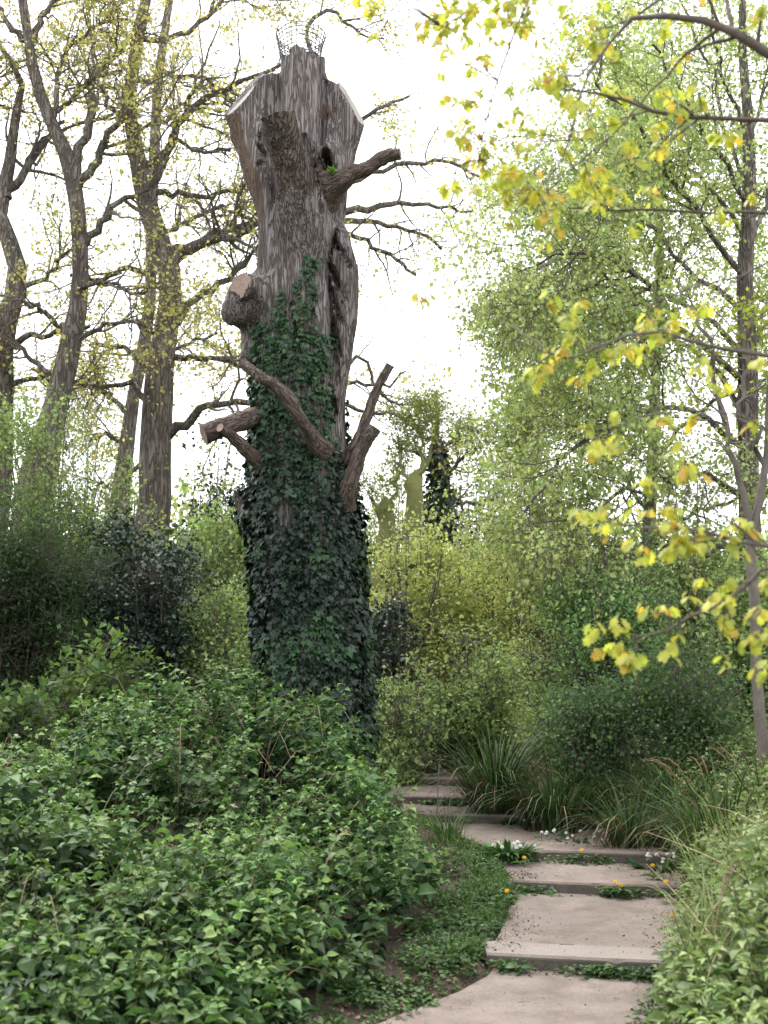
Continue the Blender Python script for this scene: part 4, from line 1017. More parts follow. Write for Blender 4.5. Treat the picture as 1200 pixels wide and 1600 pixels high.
# ------------------------------------------------------------------ the near oak whose branches hang into the picture from the right
no = thing('young_oak', 'out of focus young oak reaching in from the right with bright yellow-green leaves', 'tree', (2.75, 4.4, float(ground_z(np.array(2.75), np.array(4.4)))))
gz = float(ground_z(np.array(2.75), np.array(4.4)))
S = spline([(2.75, 4.4, gz - .1, .16), (2.70, 4.4, 1.5, .13), (2.62, 4.45, 3.0, .115), (2.55, 4.4, 4.2, .10), (2.45, 4.5, 5.6, .07), (2.4, 4.4, 7.0, .03)], 24)
mb = MB(); tubes(mb, S[None, :, :3], S[None, :, 3], 12, np.array([.3, .3, .3])); mb.build('trunk', M['pale'], no)
NB = [  # (pixel x, y, radius px, distance) from the trunk outward
    [(1700, 330, 26, 4.4), (1400, 190, 18, 4.3), (1200, 82, 12, 4.2), (1145, 52, 10, 4.2), (1085, 30, 8.5, 4.2), (985, 27, 6, 4.25), (955, 62, 4, 4.3), (915, 128, 3.2, 4.3), (893, 200, 2.8, 4.3), (886, 240, 2, 4.3), (840, 300, 1.6, 4.35)],
    [(1600, 420, 15, 4.4), (1350, 240, 9, 4.5), (1200, 190, 6, 4.6), (1120, 184, 5.5, 4.6), (1050, 182, 5, 4.6), (990, 165, 4, 4.6), (930, 146, 3, 4.6), (850, 138, 2, 4.6), (795, 158, 1.5, 4.6)],
    [(1600, 700, 14, 4.4), (1350, 590, 8, 4.3), (1200, 556, 5.5, 4.2), (1140, 550, 5, 4.2), (1075, 532, 4.5, 4.2), (1010, 514, 3.5, 4.2), (960, 530, 3, 4.2), (905, 555, 2.6, 4.2), (870, 556, 2.2, 4.2), (800, 530, 1.5, 4.2)],
    [(1600, 520, 12, 4.4), (1350, 370, 6, 4.8), (1200, 332, 4, 5.0), (1090, 332, 3.4, 5.0), (1000, 328, 2.8, 5.0), (885, 326, 2, 5.0)],
    [(1600, 1000, 12, 4.4), (1350, 890, 7, 4.1), (1200, 856, 4.5, 4.0), (1130, 842, 4, 4.0), (1080, 822, 3.2, 4.0), (1030, 828, 2.8, 4.0), (975, 818, 2, 4.0), (925, 812, 1.5, 4.0)],
    [(1190, 852, 3.5, 4.0), (1140, 815, 3, 4.0), (1085, 778, 2.4, 4.0), (1050, 790, 1.6, 4.0)],
    [(1600, 980, 10, 4.4), (1350, 900, 6, 4.2), (1200, 886, 4.5, 4.1), (1140, 940, 4, 4.1), (1080, 963, 3.2, 4.1), (1045, 985, 2.8, 4.1), (1005, 994, 2.3, 4.1), (955, 988, 1.6, 4.1)],
    [(1400, 190, 12, 4.3), (1240, -40, 8, 4.6), (1130, -60, 6, 4.7), (1020, 5, 3.2, 4.7), (960, 60, 2.6, 4.7), (905, 120, 2, 4.7)],
    [(1130, -60, 6, 4.7), (1000, -120, 5, 4.7), (880, -60, 3.4, 4.6), (826, 0, 2.6, 4.6), (788, 98, 2.2, 4.6), (762, 180, 1.8, 4.6), (750, 250, 1.2, 4.6)],
    [(1145, 55, 7, 4.2), (1135, 0, 5, 4.3), (1120, -60, 4, 4.4)],
    [(1130, 40, 5, 4.2), (1060, 95, 2.6, 4.4), (1000, 165, 2.2, 4.5), (940, 225, 1.8, 4.5), (870, 285, 1.4, 4.5), (840, 310, 1, 4.5)],
    [(880, -60, 3, 4.6), (780, -20, 2.4, 4.8), (730, 20, 1.8, 4.8), (690, 40, 1.2, 4.8)],
    [(1350, 240, 6, 4.5), (1230, 380, 3, 4.6), (1160, 430, 2.5, 4.6), (1080, 450, 2, 4.6), (1010, 480, 1.4, 4.6)],
    [(1350, 890, 6, 4.1), (1260, 720, 3, 4.1), (1180, 660, 2.5, 4.1), (1110, 640, 2, 4.1), (990, 655, 1.6, 4.1), (940, 690, 1, 4.1)],
    [(1350, 900, 6, 4.2), (1260, 960, 3.4, 4.0), (1200, 1000, 2.6, 3.9), (1170, 985, 1.8, 3.9)],
    [(870, 556, 2, 4.2), (780, 500, 1.6, 4.6), (700, 470, 1.2, 4.8), (665, 465, 1, 4.8)],
]
nb_sp, nb_r = [], []
for B_ in NB:
    lp = np.array([np.append(at(a, b, d), .74 * r * d / F) for a, b, r, d in B_])
    if B_[0][0] == 1700 or B_[0][0] == 1600:        # join the trunk
        i = np.argmin(np.abs(S[:, 2] - (lp[0, 2] - .15))); lp[0] = [S[i, 0], S[i, 1], S[i, 2], lp[0, 3]]
    Q = spline(lp, 22); Q[2:-1, :3] += rng.normal(size=(19, 3)) * .0035
    mb = MB(); tubes(mb, Q[None, :, :3], Q[None, :, 3], 8, np.array([.2, .2, .2])); mb.build('branch', M['pale'] if B_[0][2] > 20 else M['twig'], no)
    nb_sp.append(Q[:, :3]); nb_r.append(np.maximum(Q[:, 3], .002))
nb_sp, nb_r = np.array(nb_sp), np.array(nb_r)
t1, tr1 = grow(nb_sp, nb_r, 165, .45, 1, .26, .75, .12, .02, 7, .6, .4, .0014)
qx, qy = project(t1[:, -1])
okk = ~((qx < 640) | ((qx < 830) & (qy > 330)) | ((qx < 900) & (qy > 620)))
t1, tr1 = t1[okk], tr1[okk]
mb = MB(); tubes(mb, t1, tr1, 4, TW); mb.build('twigs', M['twig'], no, kind='stuff')
# leaf tufts: at twig tips and where the photo shows them
tips = list(t1[:, -1]) + list(t1[::2, 4])
for a, b, d in [(668, 468, 4.8), (652, 462, 4.8), (895, 490, 4.2), (905, 470, 4.2), (880, 545, 4.2), (845, 582, 4.2), (1030, 515, 4.2), (1055, 510, 4.2), (965, 650, 4.1), (940, 690, 4.1), (1070, 712, 4.0), (1065, 740, 4.0),
                (1055, 790, 4.0), (1035, 800, 4.0), (990, 790, 4.0), (925, 806, 4.0), (950, 818, 4.0), (905, 800, 4.0), (985, 838, 4.0), (1005, 862, 4.0), (1100, 905, 4.1), (1080, 930, 4.1), (1115, 930, 4.1), (930, 982, 4.1), (985, 1020, 4.1), (1040, 948, 4.1), (968, 972, 4.1),
                (1172, 655, 4.1), (1150, 850, 4.0), (1130, 830, 4.0), (1090, 830, 4.0), (1180, 990, 3.9), (1195, 985, 3.9), (1060, 830, 4.0), (1140, 910, 4.1),
                (740, 10, 4.8), (720, 30, 4.8), (700, 45, 4.8), (760, 30, 4.6), (800, 20, 4.6), (830, 10, 4.6), (850, 45, 4.6), (735, 100, 4.6), (750, 140, 4.6), (725, 190, 4.6), (720, 215, 4.6), (715, 285, 4.7), (755, 260, 4.6), (790, 250, 4.6), (800, 275, 4.5), (830, 200, 4.5), (860, 120, 4.5), (880, 160, 4.5), (910, 60, 4.5), (930, 30, 4.5), (860, 330, 4.5), (840, 340, 4.5), (820, 310, 4.5), (955, 290, 4.5), (575, 12, 4.9), (590, 5, 4.9), (690, 30, 4.9)]:
    tips.append(at(a, b, d))
    if b < 350:
        for _ in range(3): tips.append(at(a + rng.normal() * 26, b + rng.normal() * 22, d + rng.normal() * .15))
tips = np.array(tips)
# a twig to every tuft that has none
cand = nb_sp.reshape(-1, 3); exp_ = tips[len(t1) + len(t1[::2]):]
tw_ = []
for e in exp_:
    dd = np.linalg.norm(cand - e, axis=1); j = np.argmin(dd)
    if dd[j] > .015: tw_.append(spline([cand[j], cand[j] * .5 + e * .5 + rng.normal(size=3) * .02 * min(1, dd[j] / .2) + [0, 0, .02], e], 7))
mb = MB(); tubes(mb, np.array(tw_), np.linspace(.0028, .0012, 7)[None] * np.ones((len(tw_), 1)), 4, TW); mb.build('twigs', M['twig'], no, kind='stuff')
ntip = len(tips)
k = rng.integers(5, 9, ntip); rep = np.repeat(np.arange(ntip), k); n = len(rep)
pos = tips[rep] + rng.normal(size=(n, 3)) * .012
th = rng.random(n) * 2 * pi
Yd = np.stack([np.cos(th), np.sin(th) * .8, -.35 - .6 * rng.random(n)], -1)
Zd = np.array([0, -.25, 1.]) + rng.normal(size=(n, 3)) * .3
size = rng.uniform(.03, .064, n)
oc = pal([(.46, .49, .10), (.53, .53, .11), (.36, .44, .09), (.60, .37, .08)], n, .12, [.38, .3, .2, .12])
leaves_with_parts(no, OAKL, pos, norm(Yd), norm(Zd), size, oc, M['oakleaf'], size, 300, variants=14, width=rng.uniform(.8, 1.15, n))
#---MARK-GROUND
# ------------------------------------------------------------------ brambles, verges, flowers
def hull_left(x, y):
    """height of the bramble mound above the ground on the left, 0 outside"""
    edge = np.interp(y, [3, 5.0, 6.0, 6.6, 7.3, 8.0, 9.0, 10.0, 11.0, 12.0, 13.0, 14.5], [-1.5, -1.2, -.82, -.42, -.06, .2, .37, .44, .28, .12, .02, -.5])
    e = edge + .12 * n2(y, y * 0, 1.7, 3) - x
    hmax = np.interp(y, [4, 5.5, 7, 8.5, 10, 11.5, 13, 15], [.22, .30, .50, .72, .92, 1.08, 1.2, 1.1])
    hmax = hmax * (1 + .45 * n2(x, y, .8, 6) + .7 * n2(x, y, 1.9, 8) + .6 * n2(x, y, 4.2, 9))
    hmax = hmax * (1 - .45 * ss(-x, 2.0, 3.6) * ss(y, 8.5, 11)) + .42 * np.exp(-((x + 1.35) / 1.0) ** 2 - ((y - 11.2) / 1.1) ** 2) + .25 * np.exp(-((x - .05) / .5) ** 2 - ((y - 9.6) / .9) ** 2) - .28 * np.exp(-((x + 1.9) / .5) ** 2 - ((y - 8.6) / .5) ** 2) - .25 * np.exp(-((x + .75) / .4) ** 2 - ((y - 9.0) / .4) ** 2)
    hmax = np.maximum(hmax, .2)
    return hmax * np.sqrt(np.clip(e / .75, 0, 1)) * (e > 0)
def hull_right(x, y):
    _, r = path_edges(y)
    edge = r + np.interp(y, [4, 5, 6.4, 7.2, 8, 10, 12, 13], [.55, .48, .27, .12, .04, .05, .15, .3]) + .10 * n2(y, y * 0, 2.1, 7)
    e = x - edge
    hmax = np.interp(y, [3, 5, 7, 9, 11, 13], [.5, .62, .72, .74, .7, .55]) * (1 + .5 * n2(x, y, 1.1, 16) + .3 * n2(x, y, 2.6, 18))
    return hmax * np.sqrt(np.clip(e / .9, 0, 1)) * (e > 0)

def shoots(hull, region, nshoot, per, leafs, tipc, length=(.25, .52), lsize=.075, near=8.5, seed=0, deep=.22):
    """leafy canes poking out of the mound: returns positions and frames of all leaflets and the cane spines"""
    x = rng.uniform(region[0], region[1], nshoot); y = region[2] + (region[3] - region[2]) * rng.random(nshoot) ** 1.25
    h = hull(x, y); ok = (h > .06) & (np.abs(x) < y * .345 + .7); x, y, h = x[ok], y[ok], h[ok]
    n = len(x)
    z = ground_z(x, y) + h
    e = .08
    gx = (hull(x + e, y) - hull(x - e, y)) / (2 * e); gy = (hull(x, y + e) - hull(x, y - e)) / (2 * e)
    nrm = norm(np.stack([-np.clip(gx, -2, 2) * .6, -np.clip(gy, -2, 2) * .6, np.ones(n)], -1))
    d = norm(nrm + [0, 0, .35] + rng.normal(size=(n, 3)) * .42)
    L = rng.uniform(*length, n) * np.clip(h / .4, .45, 1)
    base_ = np.stack([x, y, z], -1) - nrm * (rng.random(n) ** 1.3 * np.minimum(h * .8, .32) + .04)[:, None] - d * (L * .5)[:, None]
    m = 6
    sp = np.zeros((n, m, 3)); sp[:, 0] = base_
    dd = d.copy()
    for j in range(1, m):
        dd = norm(dd + rng.normal(size=(n, 3)) * .12 + [0, 0, -.03]); sp[:, j] = sp[:, j - 1] + dd * (L / (m - 1))[:, None]
    t = np.linspace(.12, 1, per)[None] + rng.normal(size=(n, per)) * .03
    t = np.clip(t, 0, 1); xx = t * (m - 1); j = np.minimum(xx.astype(int), m - 2); f = (xx - j)[..., None]
    ii = np.arange(n)[:, None]
    p = sp[ii, j] * (1 - f) + sp[ii, j + 1] * f
    az = (np.arange(per)[None] * 2.4 + rng.random((n, 1)) * 6.28) + rng.normal(size=(n, per)) * .3
    out = np.stack([np.cos(az), np.sin(az), .25 + .35 * t], -1)
    out = norm(out); pet = .045 * (1.3 - .7 * t)[..., None]
    p = p + out * pet
    sz = lsize * (1.15 - .62 * t ** 1.6) * rng.uniform(.75, 1.2, (n, per)) * np.exp(rng.normal(size=(n, 1)) * .15)
    tint = (t ** 2.2)[..., None]
    c = pal(leafs, n * per, .2).reshape(n, per, 3) * (1 - tint * .8) + pal(tipc, n * per, .15).reshape(n, per, 3) * tint * .8
    c = c * np.exp(.38 * (n2(x, y, 1.4, 31 + seed))[:, None, None] * 2)
    return sp, p.reshape(-1, 3), out.reshape(-1, 3), sz.ravel(), c.reshape(-1, 3), t.ravel()

def trifoliate(p, out, sz, c):
    """three leaflets for each compound leaf"""
    n = len(p)
    side = norm(np.cross(out, np.array([0, 0, 1.]))); upv = norm(np.cross(side, out))
    nz = norm(upv + rng.normal(size=(n, 3)) * .38)
    P_, Y_, Z_, S_, C_ = [], [], [], [], []
    for k, (a, s) in enumerate(((0, 1.0), (1.15, .78), (-1.15, .78))):
        Yk = norm(out * math.cos(a) + side * math.sin(a) + [0, 0, -.34] + rng.normal(size=(n, 3)) * .2)
        P_.append(p + out * (sz * (.18 if k == 0 else 0))[:, None]); Y_.append(Yk); Z_.append(norm(nz + side * math.sin(a) * .2)); S_.append(sz * s); C_.append(c * rng.uniform(.88, 1.12, (n, 1)))
    return [np.concatenate(q) for q in (P_, Y_, Z_, S_, C_)]

def thicket(name, label, cat, hull, region, nshoot, per, leafs, tipc, loc, near, **kw):
    root = thing(name, label, cat, (loc[0], loc[1], float(ground_z(np.array(loc[0]), np.array(loc[1])))))
    sp, p, out, sz, c, t = shoots(hull, region, nshoot, per, leafs, tipc, near=near, **kw)
    mb = MB(); tubes(mb, sp, np.linspace(.004, .0018, sp.shape[1])[None] * np.ones((len(sp), 1)), 3, np.array([.12, .14, .05])); mb.build('canes', M['bramble'], root, kind='stuff')
    P_, Y_, Z_, S_, C_ = trifoliate(p, out, sz, c)
    nr = P_[:, 1] < near
    mb = MB(); scatter(mb, L4, P_[~nr], Y_[~nr], Z_[~nr], S_[~nr], C_[~nr], rng.uniform(.9, 1.25, (~nr).sum()))
    qx, qy = project(P_[nr]); tt = np.tile(t, 3)[nr]
    vis = S_[nr] * Z_[nr][:, 2] / P_[nr][:, 1] * (tt > .55) * ((qx > 5) & (qx < 1195) & (qy < 1590))
    leaves_with_parts(root, L8, P_[nr], Y_[nr], Z_[nr], S_[nr], C_[nr], M['bramble'], vis, 300, width=rng.uniform(.85, 1.15, nr.sum()), extra=mb)
    return root
BR = [(.036, .083, .030), (.026, .062, .025), (.05, .105, .036), (.016, .038, .019)]
BRT = [(.17, .265, .085), (.22, .305, .095), (.135, .225, .08)]
thicket('bramble_thicket', 'waist high green bramble thicket filling the lower left, running up to the ivied trunk', 'bramble', hull_left, (-6.0, .7, 4.6, 14.2), 4700, 7, BR, BRT, (-1.5, 9), 8.6, lsize=.102)
def extra_plants(parent, hull, region, nshoot, leafs, tipc, lsize, wid, per=8, length=(.3, .6)):
    sp, p, out, sz, c, t = shoots(hull, region, nshoot, per, leafs, tipc, length=length, lsize=lsize)
    mb = MB(); side = norm(np.cross(out, np.array([0, 0, 1.]))); Z_ = norm(np.cross(side, out) + rng.normal(size=out.shape) * .3)
    scatter(mb, L8, p, norm(out + [0, 0, -.25] + rng.normal(size=out.shape) * .15), Z_, sz, c, np.full(len(p), wid))
    tubes(mb, sp, np.full(sp.shape[:2], .003), 3, np.array([.10, .13, .05]))
    mb.build('mixed_plants', M['bramble'], parent, kind='stuff')
def arching_canes(parent, hull, region, n):
    mb = MB(); sp = []
    while len(sp) < n:
        x = rng.uniform(region[0], region[1]); y = rng.uniform(region[2], region[3]); h = float(hull(np.array(x), np.array(y)))
        if h < .15 or abs(x) > y * .34: continue
        z = float(ground_z(np.array(x), np.array(y))); a = rng.random() * 6.28; L = rng.uniform(.4, .9); d = np.array([math.cos(a), math.sin(a), 0]) * L
        if float(hull(np.array(x + d[0] * 1.2), np.array(y + d[1] * 1.2))) < .12: continue
        sp.append(spline([np.array([x, y, z]), np.array([x, y, z + h * .8]) + d * .25, np.array([x, y, z + h + rng.uniform(.02, .16)]) + d * .6, np.array([x, y, z + h * .85]) + d], 12))
    tubes(mb, np.array(sp), np.linspace(.0045, .002, 12)[None] * np.ones((n, 1)), 5, pal([(.16, .10, .065), (.12, .13, .05), (.22, .17, .11)], n)); mb.build('canes', M['litter'], parent, kind='stuff')
bl_ = bpy.data.objects['bramble_thicket']
extra_plants(bl_, hull_left, (-5.0, .6, 5.0, 13.5), 520, [(.035, .08, .03), (.05, .10, .035)], [(.16, .26, .07)], .085, .62)
extra_plants(bl_, hull_left, (-4.0, .6, 5.0, 12), 240, [(.03, .055, .032), (.02, .04, .026)], [(.05, .09, .04)], .085, 1.05, per=5, length=(.12, .25))
arching_canes(bl_, hull_left, (-4.0, .6, 5.5, 13), 130)
NT = [(.10, .165, .065), (.13, .19, .075), (.07, .125, .05), (.16, .20, .085)]
NTT = [(.24, .29, .12), (.28, .31, .13), (.20, .26, .10)]
thicket('bramble_thicket', 'tangled light green bramble and nettle bank right of the path', 'bramble', hull_right, (.7, 5.2, 4.2, 13.0), 4200, 7, NT, NTT, (2.5, 7.5), 7.6, lsize=.085, seed=5)
br_ = bpy.data.objects['bramble_thicket.001']
extra_plants(br_, hull_right, (.8, 4.5, 4.6, 12.5), 620, [(.12, .19, .07), (.16, .22, .08)], [(.26, .32, .11)], .085, .55)
arching_canes(br_, hull_right, (.9, 4.5, 5.2, 12), 70)

# long grass through the right bank
def blades(mb, x, y, L, cols, zoff=0, lean=.35, wid=(.6, 1.3), bend=(0, 1, 2)):
    n = len(x)
    p = np.stack([x, y, ground_z(x, y) + zoff], -1)
    kind = rng.choice(bend, n)
    d = norm(np.stack([rng.normal(size=n) * lean, rng.normal(size=n) * lean, np.ones(n)], -1))
    zz = norm(np.stack([-d[:, 0], -d[:, 1], np.zeros(n)], -1) + rng.normal(size=(n, 3)) * .25) * -1
    zz = np.stack([-d[:, 0], -d[:, 1], .2 * np.ones(n)], -1) + rng.normal(size=(n, 3)) * .1
    for k in set(bend):
        s = kind == k
        scatter(mb, BLADES[k], p[s], d[s], zz[s], L[s], cols[s], rng.uniform(wid[0], wid[1], s.sum()))
mb = MB()
n = 3000; y = 8.8 + 5.2 * rng.random(n); r = path_edges(y)[1]; x = r + .15 + np.abs(rng.normal(size=n)) * 1.1
dens = n2(x, y, 1.3, 44) > -.12; x, y = x[dens], y[dens]; n = len(x)
blades(mb, x, y, rng.uniform(.35, .8, n), pal([(.15, .21, .06), (.20, .24, .08), (.26, .23, .11), (.10, .16, .05)], n, .15, [.35, .25, .2, .2]), zoff=.05, wid=(.18, .38))
n = 1500; y = 6.2 + 3.0 * rng.random(n); r = path_edges(y)[1]; x = r + .4 + np.abs(rng.normal(size=n)) * .9
blades(mb, x, y, rng.uniform(.35, .7, n), pal([(.16, .22, .07), (.20, .25, .09), (.24, .23, .11)], n, .15), zoff=.2, wid=(.15, .3), lean=.25)
tag(mb.build('long_grass', M['grass'], kind='stuff'), 'long pale grass standing out of the bank right of the path', 'grass', kind='stuff')
# short lush grass on the left verge, beside the steps
mb = MB()
n = 11000; y = 7.6 + 6.0 * rng.random(n); l = path_edges(y)[0]; x = l - np.abs(rng.normal(size=n)) * .3 + .03
dens = (n2(x, y, 2.4, 51) + .5 * n2(x, y, 7, 52) > .18 - .22 * ss(y, 8, 9.5)) & (hull_left(x, y) < .25); x, y = x[dens], y[dens]; n = len(x)
blades(mb, x, y, rng.uniform(.05, .17, n), pal([(.085, .155, .04), (.115, .19, .045), (.06, .11, .032)], n, .15), wid=(.5, 1.0))
n = 2600; y = 15.5 + 3.5 * rng.random(n); l, r = path_edges(y); x = l + (r - l) * rng.random(n) - .2
s = y > 17.2; x, y = x[s], y[s]; n = len(x)
blades(mb, x, y, rng.uniform(.05, .14, n), pal([(.12, .20, .05), (.16, .22, .06)], n, .15), wid=(.6, 1.1))
tag(mb.build('verge_grass', M['grass'], kind='stuff'), 'short bright grass on the verge left of the steps', 'grass', kind='stuff')

# low leafy weeds: verge, riser feet, path rims
def weed_patch(mb, cx, cy, rx, ry, n, size, cols, h=.08, zfun=None):
    a = rng.random(n) * 2 * pi; r = np.sqrt(rng.random(n))
    x = cx + rx * r * np.cos(a); y = cy + ry * r * np.sin(a)
    z = (ground_z(x, y) if zfun is None else zfun(x, y)) + rng.random(n) * h * (1.15 - r)
    d = norm(np.stack([np.cos(a) + rng.normal(size=n) * .6, np.sin(a) + rng.normal(size=n) * .6, .5 * rng.random(n)], -1))
    scatter(mb, L4, np.stack([x, y, z], -1), d, np.array([0, 0, 1.]) + rng.normal(size=(n, 3)) * .35, size * rng.uniform(.6, 1.3, n), pal(cols, n, .2))
WG = [(.05, .10, .035), (.065, .12, .038), (.035, .07, .028), (.095, .15, .045)]
mb = MB()
for k in range(170):
    y = rng.uniform(5.6, 11.6); l = path_edges(np.array(y))[0]; x = l - .02 - abs(rng.normal()) * .32
    if hull_left(np.array(x), np.array(y)) > .3: continue
    weed_patch(mb, x, y, rng.uniform(.06, .16), rng.uniform(.06, .16), rng.integers(30, 90), .045, WG, h=rng.uniform(.05, .18))
for k in range(70):
    y = rng.uniform(4.6, 12.5); r = path_edges(np.array(y))[1]; x = r + .02 + abs(rng.normal()) * np.interp(y, [5, 8], [.28, .14])
    weed_patch(mb, x, y, rng.uniform(.05, .13), rng.uniform(.06, .13), rng.integers(30, 80), .04, WG, h=rng.uniform(.05, .16))
tag(mb.build('verge_weeds', M['bramble'], kind='stuff'), 'low leafy weeds along both rims of the path', 'weeds', kind='stuff')
RISER = [('row of small weeds at the foot of the lowest step', 0, [(.72, .9), (1.12, 1.80)], 620), ('weeds with dandelions at the foot of the second step', 1, [(1.12, 1.40), (1.75, 2.35)], 380),
         ('weeds and dead leaves at the foot of the third step', 2, [(1.3, 2.05)], 280), ('thin weeds at the foot of the fourth step', 3, [(.85, 1.45)], 240), ('leafy tuft on the tread below the fifth step', 4, [(.3, .95)], 260), ('leafy weeds at the foot of the topmost step', 5, [(.1, 1.1)], 240)]
for lab, k, spans, cnt in RISER:
    mb = MB()
    for a, b in spans:
        n = int(cnt * (b - a) / sum(d - c for c, d in spans)); x = rng.uniform(a, b, n) 
        x = x[(n2(x, x * 0, 6.0, k + 60) + .3 * rng.random(len(x)) > .08)]; n = len(x)
        y = step_line(k, x) - np.abs(rng.normal(size=n)) * .065 - .01
        z = (STEP_Z[k - 1] if k else 0) + rng.random(n) * .085
        d = norm(np.stack([rng.normal(size=n), -.5 - rng.random(n), .5 * rng.random(n) + .1], -1))
        scatter(mb, L4, np.stack([x, y, z], -1), d, np.array([0, -.3, 1.]) + rng.normal(size=(n, 3)) * .35, rng.uniform(.03, .085, n), pal(WG, n, .22), rng.uniform(.6, 1, n))
    tag(mb.build('riser_weeds', M['bramble'], kind='stuff'), lab, 'weeds', 'weeds at the feet of the steps', kind='stuff')

# dead leaves and twigs on bare earth
mb = MB()
def litter(x, y, size, z=None):
    n = len(x); p = np.stack([x, y, (ground_z(x, y) if z is None else z) + .008 + .01 * rng.random(n)], -1)
    d = rand_dir(n); d[:, 2] *= .15
    scatter(mb, L4, p, d, np.array([0, 0, 1.]) + rng.normal(size=(n, 3)) * .3, size * rng.uniform(.5, 1.4, n), pal([(.16, .10, .065), (.24, .16, .10), (.09, .06, .045), (.30, .21, .14)], n, .25), rng.uniform(.4, 1.1, n))
n = 5200; y = rng.uniform(5.2, 15, n); l, r = path_edges(y); sd = rng.random(n) < .5
x = np.where(sd, l - np.abs(rng.normal(size=n)) * .3, r + np.abs(rng.normal(size=n)) * .2); litter(x, y, .035)
n = 1500; y = rng.uniform(11.8, 15, n); r = path_edges(y)[1]; x = r - np.abs(rng.normal(size=n)) * .35; k_ = np.searchsorted(STEP_D, along(x, y)) - 1
litter(x, y, .03, np.array(STEP_Z)[np.clip(k_, 0, 5)] + .002)
n = 1300; y = rng.uniform(5.6, 13.5, n); l, r = path_edges(y); x = l + (r - l) * np.where(rng.random(n) < .5, rng.random(n) ** 2, 1 - rng.random(n) ** 2)
s = along(x, y); k_ = np.searchsorted(STEP_D, s - .02) - 1; z = np.where(k_ >= 0, np.array(STEP_Z)[np.clip(k_, 0, 5)], 0) + .006
litter(x, y, .016, z)
n = 46; y = rng.uniform(5.6, 13.5, n); l, r = path_edges(y); x = l + (r - l) * rng.random(n) * 1.1; s = along(x, y); k_ = np.searchsorted(STEP_D, s - .02) - 1; z = np.where(k_ >= 0, np.array(STEP_Z)[np.clip(k_, 0, 5)], 0) + .009
a = rng.random(n) * 6.28; L = rng.uniform(.03, .14, n)
for kk in range(6):                                 # crumbs of soil gathered at the foot of each riser and along the rims
    m_ = 420; xa, xb = EDGE_X[kk]; cx_ = rng.uniform(xa, xb, m_); cy_ = step_line(kk, cx_) - np.abs(rng.normal(size=m_)) * .11
    ok_ = off_path(cx_, cy_) < .05; cx_, cy_ = cx_[ok_], cy_[ok_]; m_ = len(cx_)
    cz_ = (STEP_Z[kk - 1] if kk else 0) + .037 - .02 * np.clip((step_line(kk, cx_) - cy_) / .3, 0, 1)
    scatter(mb, L4, np.stack([cx_, cy_, cz_], -1), rand_dir(m_) * [1, 1, .3], rand_dir(m_) + [0, 0, 1.], rng.uniform(.006, .028, m_), pal([(.10, .075, .055), (.06, .045, .035), (.17, .12, .08)], m_, .2))
    m_ = 500; cy_ = rng.uniform(STEP_D[kk], (STEP_D + [18.5])[kk + 1], m_); l_, r_ = path_edges(cy_); tt_ = np.abs(rng.normal(size=m_)) * .13; cx_ = np.where(rng.random(m_) < .5, l_ + tt_, r_ - tt_)
    s_ = along(cx_, cy_); q_ = np.searchsorted(STEP_D, s_ - .03) - 1
    scatter(mb, L4, np.stack([cx_, cy_, np.where(q_ >= 0, np.array(STEP_Z)[np.clip(q_, 0, 5)], 0) + .014], -1), rand_dir(m_) * [1, 1, .3], rand_dir(m_) + [0, 0, 1.], rng.uniform(.006, .026, m_), pal([(.10, .075, .055), (.06, .045, .035), (.17, .12, .08)], m_, .2))
sp = np.stack([x, y, z], -1)[:, None] + np.stack([np.cos(a) * L, np.sin(a) * L, 0 * a], -1)[:, None] * np.linspace(0, 1, 4)[None, :, None]; sp[:, 1:3, :2] += rng.normal(size=(n, 2, 2)) * .014
tubes(mb, sp, np.full((n, 4), .0017), 4, pal([(.12, .085, .06), (.09, .06, .045)], n))
tag(mb.build('leaf_litter', M['litter'], kind='stuff'), 'dead leaves and bits of twig lying along the path', 'leaf litter', kind='stuff')

# pendulous sedge clumps
def sedge(label, px, py_base, Yd, height, spread, n, brown=.22, spikes=0, bright=1.0):
    c = at(px, py_base, Yd); z = float(ground_z(np.array(c[0]), np.array(Yd)))
    root = thing('sedge_clump', label, 'sedge', (c[0], Yd, z), 'sedge clumps beside the path')
    mb = MB(); a = rng.random(n) * 2 * pi; r = np.sqrt(rng.random(n)) * spread * .28
    p = np.stack([c[0] + r * np.cos(a), Yd + r * np.sin(a), np.full(n, z)], -1)
    ln = np.abs(rng.normal(size=n)) * .22 + .05
    d = norm(np.stack([np.cos(a) * ln, np.sin(a) * ln, np.ones(n)], -1)); zz = np.stack([-np.cos(a), -np.sin(a), .2 + 0 * a], -1)
    isb = rng.random(n) < brown * .6
    col = pal([(.03, .062, .02), (.042, .08, .025), (.018, .038, .016), (.065, .105, .034)], n, .2) * bright; col[isb] = pal([(.17, .12, .07), (.12, .08, .045)], isb.sum(), .2)
    L = 1.22 * height * rng.uniform(.6, 1.25, n); kind = rng.choice([1, 2, 3], n, p=[.35, .4, .25]); kind[isb] = 3
    for k in (1, 2, 3):
        s = kind == k
        scatter(mb, BLADES[k], p[s], d[s], -zz[s] * -1, L[s], col[s], rng.uniform(.22, .42, s.sum()))
    mb.build('blades', M['grass'], root)
    for k in range(spikes):
        a_ = rng.uniform(0, 6.28); q = np.array([c[0], Yd, z]); d_ = np.array([math.cos(a_) * .5, math.sin(a_) * .5 - .1, 1.])
        P_ = spline([q, q + d_ * height * .6, q + d_ * height * 1.0 + [d_[0] * .15, 0, 0], q + d_ * height * 1.12 + [d_[0] * .45, d_[1] * .3, -.04]], 12)
        mb = MB(); tubes(mb, P_[None], np.array([[.002] * 8 + [.004, .0055, .005, .002]]), 5, np.array([.17, .10, .06])); mb.build('flower_spike', M['litter'], root)
    return root
